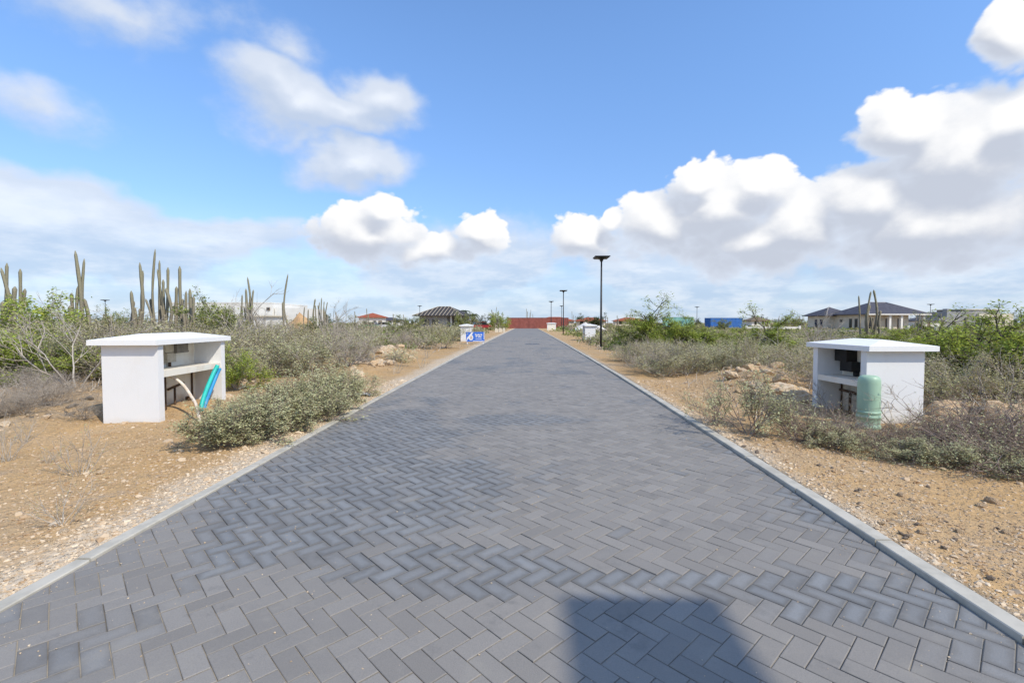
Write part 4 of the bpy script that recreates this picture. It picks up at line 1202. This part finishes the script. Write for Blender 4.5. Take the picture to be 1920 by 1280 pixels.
FT = random.Random(77)
for px, d, sc in [(FT.uniform(60, 1900), FT.uniform(125, 210), FT.uniform(2.0, 3.2)) for _ in range(46)]:
    if 935 < px < 1065 or 1310 < px < 1400 or 1500 < px < 1730: continue
    p = gpt(px, d)
    put_plant('bush', 'distant_tree', p, sc*.9, 'distant dark green tree on the skyline', 'tree', 'distant trees on the skyline', parts=('trunk', 'crown'), leaf=FT.choice(['leaf_dark', 'leaf_green', 'leaf_dark']), sxy=FT.uniform(.9, 1.4))
# palms near the horizon
def palm(px, d, h, label, seed):
    r = np.random.RandomState(seed)
    p = gpt(px, d)
    t = empty('palm_tree', p, 0, label, 'palm tree', 'distant palms')
    tube('trunk', [(0, 0, -.2), (.1, 0, h*.5), (.05, 0, h)], [.16, .12, .10], M['bark'], t, 6)
    V, F = [], []
    for k in range(13):
        a = 2*math.pi*k/13+r.uniform(-.2, .2); el = r.uniform(-.1, .9); L = r.uniform(1.5, 2.1)
        pts = []
        for q in range(6):
            u = q/5
            pts.append(np.array([math.cos(a)*L*u, math.sin(a)*L*u, h+math.sin(el)*L*u-1.5*u*u]))
        sd_ = np.array([-math.sin(a), math.cos(a), 0])
        for q in range(5):
            for s_ in (-1, 1):
                for m_ in range(2):
                    u = q+.5*m_; i = int(u); b0 = pts[i]+(pts[min(i+1, 5)]-pts[i])*(u-i)
                    tip = b0+sd_*s_*.38*(1-.12*q)+np.array([0, 0, -.22])+(pts[i+1]-pts[i])*.8
                    o = len(V); V += [b0, b0+(pts[i+1]-pts[i])*.35, tip, tip-(pts[i+1]-pts[i])*.15]; F.append((o, o+1, o+2, o+3))
    lk = link('crown', np_mesh('palm_crown', V, F, 4, {'tone': r.rand(len(V)), 'dry': r.rand(len(V))*.5}), M['palm'], t)
palm(889, 118, 3.4, 'dark palm tree right of the unfinished house', 1)
palm(853, 135, 5.0, 'palm top showing above the unfinished roof, leftmost of three', 2)
palm(863, 140, 4.6, 'palm top showing above the unfinished roof, middle of three', 3)
palm(873, 138, 4.7, 'palm top showing above the unfinished roof, rightmost of three', 4)
palm(1023, 150, 2.6, 'small palm peeking over the red container', 5)

# --- columnar cacti: arms measured as (tip px, tip py, width factor)
def cactus_arm(bm, pts, r):
    n = 14
    # resample
    P = [Vector(p) for p in pts]; out = []
    for i in range(len(P)-1):
        p0, p1, p2, p3 = P[max(i-1, 0)], P[i], P[i+1], P[min(i+2, len(P)-1)]
        for k in range(7):
            u = k/7; out.append(.5*((2*p1)+(p2-p0)*u+(2*p0-5*p1+4*p2-p3)*u*u+(3*p1-p0-3*p2+p3)*u**3))
    out.append(P[-1])
    L = len(out); rings = []
    for i, p in enumerate(out):
        u = i/(L-1)
        rr = r*(.86+.14*math.sin(u*math.pi))*(1+.10*math.sin(u*23+p.x*7)+.16*mnoise.noise(Vector((p.x*3, p.z*2.3, p.y))))
        if u > .955: rr *= max(.25, math.sqrt(max(0, 1-((u-.955)/.045)**2)))
        tdir = (out[min(i+1, L-1)]-out[max(i-1, 0)]).normalized()
        a = tdir.cross(Vector((.9, .1, .3))).normalized(); c = tdir.cross(a)
        rings.append([bm.verts.new(p+(a*math.cos(2*math.pi*k/n)+c*math.sin(2*math.pi*k/n))*rr*(1.0 if k % 2 else .74)) for k in range(n)])
    for i in range(L-1):
        for k in range(n): bm.faces.new((rings[i][k], rings[i][(k+1) % n], rings[i+1][(k+1) % n], rings[i+1][k]))
    bm.faces.new(rings[-1]); bm.faces.new(rings[0][::-1])
def cactus(bpx, d, tips, label, r=.075, spread=.35, group=None, seed=0):
    rr = random.Random(seed+int(bpx))
    base = gpt(bpx, d)
    t = empty('column_cactus', base, 0, label, 'cactus', group)
    tips = list(tips)
    if len(tips) >= 4 and not group:           # short side arms low in the clump
        lo_, hi_ = min(q[0] for q in tips), max(q[0] for q in tips)
        for q in range(5): tips.append((rr.uniform(lo_-3, hi_+3), rr.uniform(560, 598) if d > 15 else rr.uniform(540, 580)))
    for k, (tx, ty) in enumerate(tips):
        dd = rr.uniform(-.3, .3) if len(tips) > 1 else 0
        tip = at(tx, ty, d+dd)-base
        st = Vector((tip.x*spread*.6+rr.uniform(-.05, .05), rr.uniform(-.1, .1), -.1))
        elbow_z = min(tip.z*.5, .35+abs(tip.x)*.55)
        mid = Vector((tip.x*.82+st.x*.18, dd*.6, max(.25, elbow_z)))
        up = Vector((tip.x*.97+rr.uniform(-.05, .05), dd*.9, mid.z+(tip.z-mid.z)*.5))
        wob = min(.16, tip.z*.04)
        up.x += rr.gauss(0, wob); mid.x += rr.gauss(0, wob*.7)
        bm = bmesh.new(); cactus_arm(bm, [st, (st+mid)/2+Vector((tip.x*.10, 0, 0)), mid, up, tip], r*rr.uniform(.52, .86))
        bm_obj('arm', bm, M['cactus'], t, smooth=True)
cactus(144, 17.5, [(141, 470), (158, 485), (134, 549), (146, 536)], 'tall double-armed column cactus behind the left cabinet', .092, seed=1)
cactus(258, 20, [(246, 545), (262, 492), (268, 507), (252, 565), (273, 560)], 'left clump of three tall cactus clumps behind the left cabinet', .085, seed=2)
cactus(289, 20.5, [(291, 467), (299, 488), (282, 560), (295, 504), (306, 524), (315, 501), (311, 540)], 'tallest many-armed cactus clump behind the left cabinet', .085, seed=3)
cactus(346, 20.5, [(337, 499), (331, 537), (349, 545), (356, 541), (363, 555), (343, 560)], 'cactus clump right of the tallest clump behind the left cabinet', .085, seed=4)
cactus(466, 26, [(464, 519), (475, 543), (454, 552), (461, 541), (469, 552)], 'branching grey cactus in front of the cream building', .075, seed=5)
cactus(536, 24, [(540, 513), (530, 566)], 'slender tall cactus pole with one short arm left of the sand heap', .072, seed=6)
cactus(600, 40, [(591, 560), (599, 566), (603, 558), (614, 566), (596, 572), (607, 575)], 'dark candelabra cactus right of the sand heap', .08, seed=7)
cactus(20, 16, [(2, 502), (13, 493), (38, 504), (47, 541), (28, 537), (18, 548)], 'cactus clump behind the large bush at the left edge', .085, seed=8)
cactus(570, 34, [(571, 575), (578, 580)], 'short cactus stump beside the sand heap', .07, seed=9)
cactus(1630, 30, [(1610, 554), (1633, 546), (1638, 543), (1623, 587), (1651, 582)], 'tall column cactus in front of the cream villa', .088, seed=10)
cactus(1811, 14, [(1811, 594)], 'single short cactus stub behind the vivid acacias on the right', .085, seed=11)
cactus(1722, 44, [(1718, 594), (1725, 588), (1730, 598)], 'small cactus right of the villa porch', .07, seed=12)
k = 0
for px, d, tops in ((668, 70, (583, 590)), (690, 75, (578, 588)), (633, 62, (584, 592)), (925, 92, (580, 585, 590)), (934, 96, (575, 582)), (990, 130, (578, 583, 586)), (999, 130, (580, 588)),
                    (1075, 120, (583, 590)), (1140, 85, (590, 594)), (1160, 88, (591, 596)), (1185, 90, (590, 595)), (1210, 92, (590, 593)), (1465, 95, (592, 597)), (1502, 90, (592, 598)),
                    (760, 66, (589, 594)), (740, 60, (588, 594)), (1768, 90, (588, 594)), (560, 55, (588, 592))):
    cactus(px, d, [(px+(q-1)*3+PR.uniform(-1, 1), tp) for q, tp in enumerate(tops)], 'small distant column cactus on the skyline', .10, group='distant cacti on the skyline', seed=20+k); k += 1

# --- individual shrubs of the scrub on both sides
def free(x, y):
    if x > XL-KW_L-1.5 and x < XR+KW_R+.9: return False
    if y > 5.6 and y < 10.2 and -8 < x < -3: return False           # open soil round the left cabinet
    if x < 0 and y < 7.6 and x > -8.2: return False
    if x > 0 and y < 7.2: return False
    if 4.4 < x < 6.6 and 6.6 < y < 9.3: return False
    if 3.2 < x < 7.2 and 8.0 < y < 12.6 and PR.random() < .65: return False   # soil bank on the right
    if -6.6 < x < -3 and 10 < y < 22 and PR.random() < .72: return False       # rubble strip on the left
    return True
placed = []
def scatter(n, ymin, ymax, side, xmin, xmax, kinds, smin, smax, label, group, mind):
    c = 0
    for _ in range(n*30):
        if c >= n: break
        u = PR.random(); y = ymin*(ymax/ymin)**u
        x = PR.uniform(xmin, xmax) if xmax < 90 else 0
        x = side*(xmin + (min(xmax, y*1.25+2)-xmin)*PR.random())
        if not free(x, y): continue
        if any((x-a)**2+(y-b_)**2 < (mind*(1+y*.02))**2 for a, b_ in placed): continue
        placed.append((x, y)); c += 1
        kd = PR.choice(kinds); s = PR.uniform(smin, smax)
        SHRUBS.append((y, x, kd, put_plant(kd, {'dry': 'dry_shrub', 'scrub': 'scrub_bush', 'scrub2': 'scrub_bush'}[kd], gp(x, y), s, None, 'shrub', group[kd], sxy=PR.uniform(1.25, 1.8))))
LOOK = {'dry': 'grey leafless shrub', 'scrub': 'olive thorny shrub', 'scrub2': 'grey green leafy shrub'}
MARKS = [(-999, 'left of the left edge bush'), (70, 'below the large bush at the left edge'), (200, 'below the tall double cactus'), (320, 'below the tallest cactus clump'), (420, 'below the dark leafy bush'), (500, 'below the cream building'),
         (570, 'below the slender cactus pole'), (640, 'below the candelabra cactus'), (720, 'below the orange roofed small house'), (800, 'below the unfinished house'), (960, 'beside the blue sign'),
         (1110, 'beside the first lamp post'), (1190, 'right of the first lamp post'), (1290, 'below the windswept acacia'), (1400, 'below the blue container'), (1500, 'left of the right cabinet'), (1600, 'below the villa, behind the cabinet'),
         (1730, 'below the villa porch'), (1830, 'below the grey block building'), (9999, 'at the right edge')]
SHRUBS = []
LABL = LABR = None
GRL = {'dry': 'dry shrubs left of the road', 'scrub': 'olive shrubs left of the road', 'scrub2': 'grey green shrubs left of the road'}
GRR = {k_: v_.replace('left', 'right') for k_, v_ in GRL.items()}
KS = ['dry', 'scrub', 'scrub', 'scrub2', 'scrub', 'scrub2', 'scrub2']
scatter(58, 9.5, 17, -1, 3.6, 26, KS, .78, 1.15, LABL, GRL, .62)
scatter(80, 16, 40, -1, 4.2, 48, KS, .85, 1.25, LABL, GRL, .7)
scatter(18, 13, 19, 1, 3.0, 5.6, ['scrub', 'dry', 'scrub2'], .55, .75, LABR, GRR, .45)
scatter(52, 8.2, 17, 1, 5.4, 26, KS, .52, .82, LABR, GRR, .6)
scatter(72, 16, 40, 1, 4.4, 48, KS, .48, .74, LABR, GRR, .7)

ORDN = ['nearest', 'second nearest', 'third nearest', 'fourth nearest', 'fifth nearest', 'sixth nearest', 'seventh nearest', 'eighth nearest', 'ninth nearest', 'tenth nearest',
        'eleventh nearest', 'twelfth nearest', 'thirteenth nearest', 'fourteenth nearest', 'fifteenth nearest', 'sixteenth nearest', 'farthest']
cnt = {}
for y, x, kd, o in sorted(SHRUBS, key=lambda a: a[0]):
    px = 960 + F_PX*math.tan(math.atan2(x, y)+YAW)
    mk = next(m_ for lim, m_ in MARKS if px <= lim)
    n_ = cnt.get((kd, mk), 0); cnt[(kd, mk)] = n_+1
    o['label'] = '%s %s, %s one there' % (LOOK[kd], mk, ORDN[min(n_, 16)])

# --- the far scrub that reads as one mass: twigs and leaf sprays, one object
def far_scrub():
    r = np.random.RandomState(5)
    V, T, D, K = [], [], [], []
    n = 0
    cent = []
    while len(cent) < 3900:
        u = r.rand(); y = 23*(330/23)**u
        x = r.uniform(-1, 1)*(y*1.2+6)
        if XL-3.0 < x < XR+2.6: continue
        if y < 120 and abs(x) < 5.0+y*.01 and r.rand() < .6: continue
        cent.append((x, y))
    for x, y in cent:
        z = road_z(y); big = r.rand() < .12
        w = r.uniform(.8, 1.7)*(1.5 if big else 1.0)*(1+y/260); h = (.68 if x > 0 and y < 115 else 1.0)*r.uniform(.4, .85)*((1.8 if x < 0 or y > 140 else 1.3) if big else 1.0)*(1+max(0, y-120)/300)
        m = int(np.clip(6200/y, 28, 230))
        q = r.normal(0, 1, (m, 3)); q /= np.linalg.norm(q, axis=1)[:, None]; q *= (r.rand(m)**.4)[:, None]
        P = np.stack([x+q[:, 0]*w, y+q[:, 1]*w, z+np.abs(q[:, 2])*h*(.75+.5*r.rand(m))], 1)
        s = .045*(1+y/26)
        nv = r.normal(0, 1, (m, 3)); nv[:, 2] = np.abs(nv[:, 2])+.3; nv /= np.linalg.norm(nv, axis=1)[:, None]
        a = np.cross(nv, r.normal(0, 1, (m, 3))); a /= np.linalg.norm(a, axis=1)[:, None]; c = np.cross(nv, a)
        l = s*r.uniform(.6, 1.3, m)[:, None]
        Q = np.stack([P-a*l, P+c*l*.5, P+a*l, P-c*l*.5], 1)
        V.append(Q.reshape(-1, 3))
        kind = r.choice([0.0, .35, .7, 1.0], p=[.34, .30, .22, .14])
        T.append(np.repeat(np.clip(r.normal(.5, .25, m), 0, 1), 4)); K.append(np.full(m*4, kind+r.uniform(-.1, .1)))
    V = np.concatenate(V)
    me = np_mesh('far_scrub', V, np.arange(len(V)).reshape(-1, 4), 4, {'tone': np.concatenate(T), 'species': np.concatenate(K)})
    m, b, s, out = new_mat('far_scrub_foliage')
    k = b.attr('species').outputs['Fac']; t = b.attr('tone').outputs['Fac']
    col = b.mix(t, (.24, .20, .14), (.48, .42, .30))
    col = b.mix(b.ramp(k, .1, .3), col, b.mix(t, (.21, .20, .085), (.46, .44, .22)))
    col = b.mix(b.ramp(k, .5, .6), col, b.mix(t, (.11, .13, .05), (.34, .36, .16)))
    col = b.mix(b.ramp(k, .8, .95), col, b.mix(t, (.09, .13, .025), (.32, .40, .10)))
    d = b.node('ShaderNodeBsdfDiffuse'); b.put(d.inputs[0], col)
    tr = b.node('ShaderNodeBsdfTranslucent'); b.put(tr.inputs[0], col)
    mx = b.node('ShaderNodeMixShader'); mx.inputs[0].default_value = .25
    b.put(mx.inputs[1], d.outputs[0]); b.put(mx.inputs[2], tr.outputs[0]); b.nt.links.new(mx.outputs[0], out.inputs[0])
    tag(link('far_scrub', me, m), 'far low scrub of dry and green bushes reaching the horizon', 'scrub', kind='stuff')
far_scrub()
def dry_litter():
    """dry stalks and fallen twigs between the shrubs"""
    r = np.random.RandomState(9)
    V, F = [], []
    n = 0
    while n < 9000:
        y = 6.5*(34/6.5)**r.rand(); sd_ = -1 if r.rand() < .5 else 1
        x = sd_*r.uniform(3.2, min(24, y*1.2+2))
        if not free(x, y) and r.rand() < .93: continue
        if -8 < x < -3 and y < 10: continue
        z = ground_z(x, y)
        a = r.uniform(0, 6.28); t = r.uniform(.2, 1.35); L = r.uniform(.12, .45); w = .003+.0004*y
        d = np.array([math.sin(t)*math.cos(a), math.sin(t)*math.sin(a), math.cos(t)])
        s = np.array([-math.sin(a+.6), math.cos(a+.6), .2])*w
        p = np.array([x, y, z-.01]); m_ = p+d*L*.6; e = p+d*L+np.array([0, 0, -.15*L])
        o = len(V); V += [p-s, p+s, m_+s*.8, m_-s*.8, e]; F += [(o, o+1, o+2, o+3), (o+3, o+2, o+4, o+4)]
        n += 1
    V = np.array(V); F4 = np.array([f for f in F if f[2] != f[3]])
    me = np_mesh('dry_grass', V, F4, 4)
    tag(link('dry_grass', me, M['twig_pale']), 'dry grass stalks and fallen twigs on the soil between the shrubs', 'grass', kind='stuff')
dry_litter()

# ------------------------------------------------------------------ rocks, stones, pebbles
def rock_mesh(seed, sub=2, rough=.35, flat=.7):
    bm = bmesh.new(); bmesh.ops.create_icosphere(bm, subdivisions=sub, radius=1)
    for v in bm.verts:
        n = mnoise.noise(v.co*5.5+Vector((seed, seed, 0)))*rough*.32 + mnoise.noise(v.co*1.1+Vector((seed*3.1, 0, 0)))*rough + mnoise.noise(v.co*2.7+Vector((0, seed*1.7, 0)))*rough*.5
        v.co *= 1+n; v.co.z *= flat
    # chop with a few random planes for broken faces
    r = random.Random(seed)
    for _ in range(5):
        d = Vector((r.gauss(0, 1), r.gauss(0, 1), r.gauss(0, .8))).normalized(); h = r.uniform(.55, .8)
        for v in bm.verts:
            e = v.co.dot(d)-h
            if e > 0: v.co -= d*e*.9
    me = bpy.data.meshes.new('rock'); bm.to_mesh(me); bm.free(); return me
ROCK = {}
for nm in ('pale_rock', 'rock', 'dark_rock', 'dropping'):
    ROCK[nm] = []
    for k in range(5):
        me = rock_mesh(k+{'pale_rock': 0, 'rock': 10, 'dark_rock': 20, 'dropping': 30}[nm], 3 if nm != 'dropping' else 1, .7 if nm == 'dark_rock' else .4, .5 if nm == 'dark_rock' else .7)
        me.materials.append(M[nm]); ROCK[nm].append(me)
def rock(kind, p, s, label, group, name='rock', cat='rock', sink=.25):
    o = bpy.data.objects.new(name, ROCK[kind][PR.randrange(5)]); C.objects.link(o)
    o.location = (p.x, p.y, p.z+s*(.45-sink)); o.rotation_euler = (PR.uniform(-.4, .4), PR.uniform(-.4, .4), PR.uniform(0, 6.28))
    o.scale = (s*PR.uniform(.8, 1.4), s*PR.uniform(.8, 1.3), s*PR.uniform(.6, 1.0))
    return tag(o, label, cat, group)
def G(x, y): return Vector((x, y, ground_z(x, y)))
for k in range(70):
    u = PR.random(); y = PR.uniform(12.5, 21.5); x = -4.9-.12*(y-14)+PR.gauss(0, .55)
    if x > XL-.6: continue
    rock(PR.choice(['pale_rock', 'pale_rock', 'rock']), G(x, y), PR.choice([.06, .08, .10, .14, .19, .24]), 'pale limestone rock in the rubble bank left of the road', 'limestone rubble left of the road')
for k in range(36):
    y = PR.uniform(8.6, 13.2); x = 5.0+.28*(y-10)+PR.gauss(0, .5)
    if x < XR+.9: continue
    rock(PR.choice(['pale_rock', 'rock', 'rock']), G(x, y), PR.choice([.05, .07, .09, .12, .17]), 'limestone rock on the red soil bank right of the road', 'rocks on the right soil bank')
rock('pale_rock', on_ground(1462, 738), .25, 'big pale boulder on the soil bank left of the right cabinet', None, 'boulder', 'boulder', .3)
for px, py, s in ((1775, 778, .26), (1760, 800, .12), (1800, 772, .2), (1838, 776, .18), (1880, 790, .30), (1905, 805, .28), (1860, 812, .14), (1915, 775, .22), (1825, 800, .10)):
    rock(PR.choice(['dark_rock', 'rock']), on_ground(px, py), s, 'weathered rock behind the dry thicket right of the right cabinet', 'weathered rocks right of the right cabinet')
for k in range(30):
    px, py = PR.uniform(-40, 168), PR.uniform(702, 790)
    rock(PR.choice(['dark_rock', 'pale_rock', 'dark_rock', 'rock']), on_ground(px, py), PR.choice([.03, .05, .07, .09]), 'weathered dark rock left of the left cabinet', 'weathered rocks left of the left cabinet')
for px, py, s in ((28, 772, .13), (190, 888, .045), (455, 720, .14), (500, 715, .10), (430, 745, .09), (120, 1000, .03), (10, 800, .07)):
    rock('pale_rock', on_ground(px, py), s, 'loose pale stone on the open soil near the left cabinet', 'loose pale stones near the left cabinet', 'stone', 'stone')
for px, py, s in ((1612, 920, .033), (1605, 922, .028), (1611, 945, .03), (1608, 953, .026), (1719, 987, .04), (1690, 1003, .035), (1700, 1008, .04), (1697, 1012, .03), (1773, 979, .028), (1757, 1018, .028),
                  (1770, 1030, .03), (1858, 1088, .04), (1740, 915, .035), (1560, 878, .03), (1535, 873, .035), (1420, 850, .05), (1395, 838, .04), (1870, 995, .03), (1650, 985, .03), (1790, 1015, .03)):
    rock('dropping', on_ground(px, py), s*.62, 'small dark round dropping on the gravel right of the kerb', 'small dark lumps on the right gravel', 'pebble', 'pebble', .05)
for px, py, s in ((1860, 944, .07), (1840, 950, .05), (1690, 930, .05), (1650, 985, .04), (1800, 1000, .05), (1885, 1000, .045), (1717, 975, .035), (1562, 886, .03), (1725, 1000, .04)):
    rock('rock', on_ground(px, py), s*.75, 'loose ochre stone on the gravel right of the kerb', 'loose ochre stones on the right gravel', 'stone', 'stone', .3)
# white scrap of plastic and small litter
def scrap(px, py, w, label):
    p = on_ground(px, py) if w > .1 else on_ground(px, py)
    bm = bmesh.new(); n = 9; r = random.Random(int(px))
    g = [[bm.verts.new((p.x+(i/(n-1)-.5)*w*1.6+r.gauss(0, w*.04), p.y+(j/(n-1)-.5)*w+r.gauss(0, w*.04), max(ground_z(p.x, p.y)+.002, p.z+.02*w+abs(r.gauss(0, w*.16))*(1-(2*i/(n-1)-1)**2)))) for i in range(n)] for j in range(n)]
    for j in range(n-1):
        for i in range(n-1): bm.faces.new((g[j][i], g[j][i+1], g[j+1][i+1], g[j+1][i]))
    o = bm_obj('plastic_scrap', bm, M['sign_white'], None)
    sm = o.modifiers.new('thickness', 'SOLIDIFY'); sm.thickness = .002
    tag(o, label, 'litter')
scrap(680, 741, .22, 'crumpled white plastic scrap beside the left kerb')
def pebbles():
    r = np.random.RandomState(3)
    base = []
    for k in range(6):
        bm = bmesh.new(); bmesh.ops.create_icosphere(bm, subdivisions=1, radius=1)
        base.append((np.array([v.co[:] for v in bm.verts])*(1+.28*r.normal(0, 1, (len(bm.verts), 1))).clip(.5, 1.5), np.array([[v.index for v in f.verts] for f in bm.faces]))); bm.free()
    V, F, T = [], [], []; o = 0
    N = 26000
    for k in range(N):
        y = 1.9*(12/1.9)**(r.rand()**1.0); sd_ = -1 if r.rand() < .5 else 1
        e = r.exponential(1.3) if r.rand() < .55 else r.uniform(0, 6)
        x = (XL-KW_L-.02-e) if sd_ < 0 else (XR+KW_R+.02+e)
        if abs(x) > y*1.15+1: continue
        s = (.0035+.009*r.rand()**2.2)*(1+y*.09)
        if r.rand() < .025: s *= 2.2
        v, f = base[r.randint(6)]
        a = r.uniform(0, 6.28); c_, s_ = math.cos(a), math.sin(a)
        q = v*np.array([s*r.uniform(.8, 1.6), s*r.uniform(.8, 1.2), s*.6])
        q = np.stack([q[:, 0]*c_-q[:, 1]*s_, q[:, 0]*s_+q[:, 1]*c_, q[:, 2]], 1)+np.array([x, y, ground_z(x, y)+s*.15])
        V.append(q); F.append(f+o); o += len(v)
        T.append(np.full(len(v), np.clip((.72 if (e < .5 and x < 0) or e < .2 else .42)+r.normal(0, .24), 0, 1)))
    me = np_mesh('gravel', np.concatenate(V), np.concatenate(F), 3, {'tone': np.concatenate(T)}, smooth=False)
    m, b, s, _ = new_mat('gravel_stones')
    b.put(s.inputs['Base Color'], b.mix(b.ramp(b.attr('tone').outputs['Fac'], 0, 1, smooth=False), (.33, .20, .095), (.68, .55, .39)))
    s.inputs['Roughness'].default_value = .95
    tag(link('gravel', me, m), 'loose limestone gravel on the soil beside both kerbs', 'gravel', kind='stuff')
    # crumbs of gravel blown on to the pavers
    V, F = [], []; o = 0
    for k in range(900):
        y = 2.0*(11/2.0)**r.rand(); x = r.uniform(XL+.03, XR-.03)
        if r.rand() < .5: x = XL+.03+r.exponential(.25) if r.rand() < .75 else XR-.03-r.exponential(.12)
        if not XL < x < XR: continue
        s = (.0016+.003*r.rand()**3)*(1+y*.06); v, f = base[r.randint(6)]
        V.append(v*s*np.array([1.3, 1, .7])+np.array([x, y, road_z(y)+s*.5])); F.append(f+o); o += len(v)
    me = np_mesh('paving_grit', np.concatenate(V), np.concatenate(F), 3)
    tag(link('paving_grit', me, M['pale_rock']), 'pale grit and crumbs scattered on the pavers', 'gravel', kind='stuff')
pebbles()
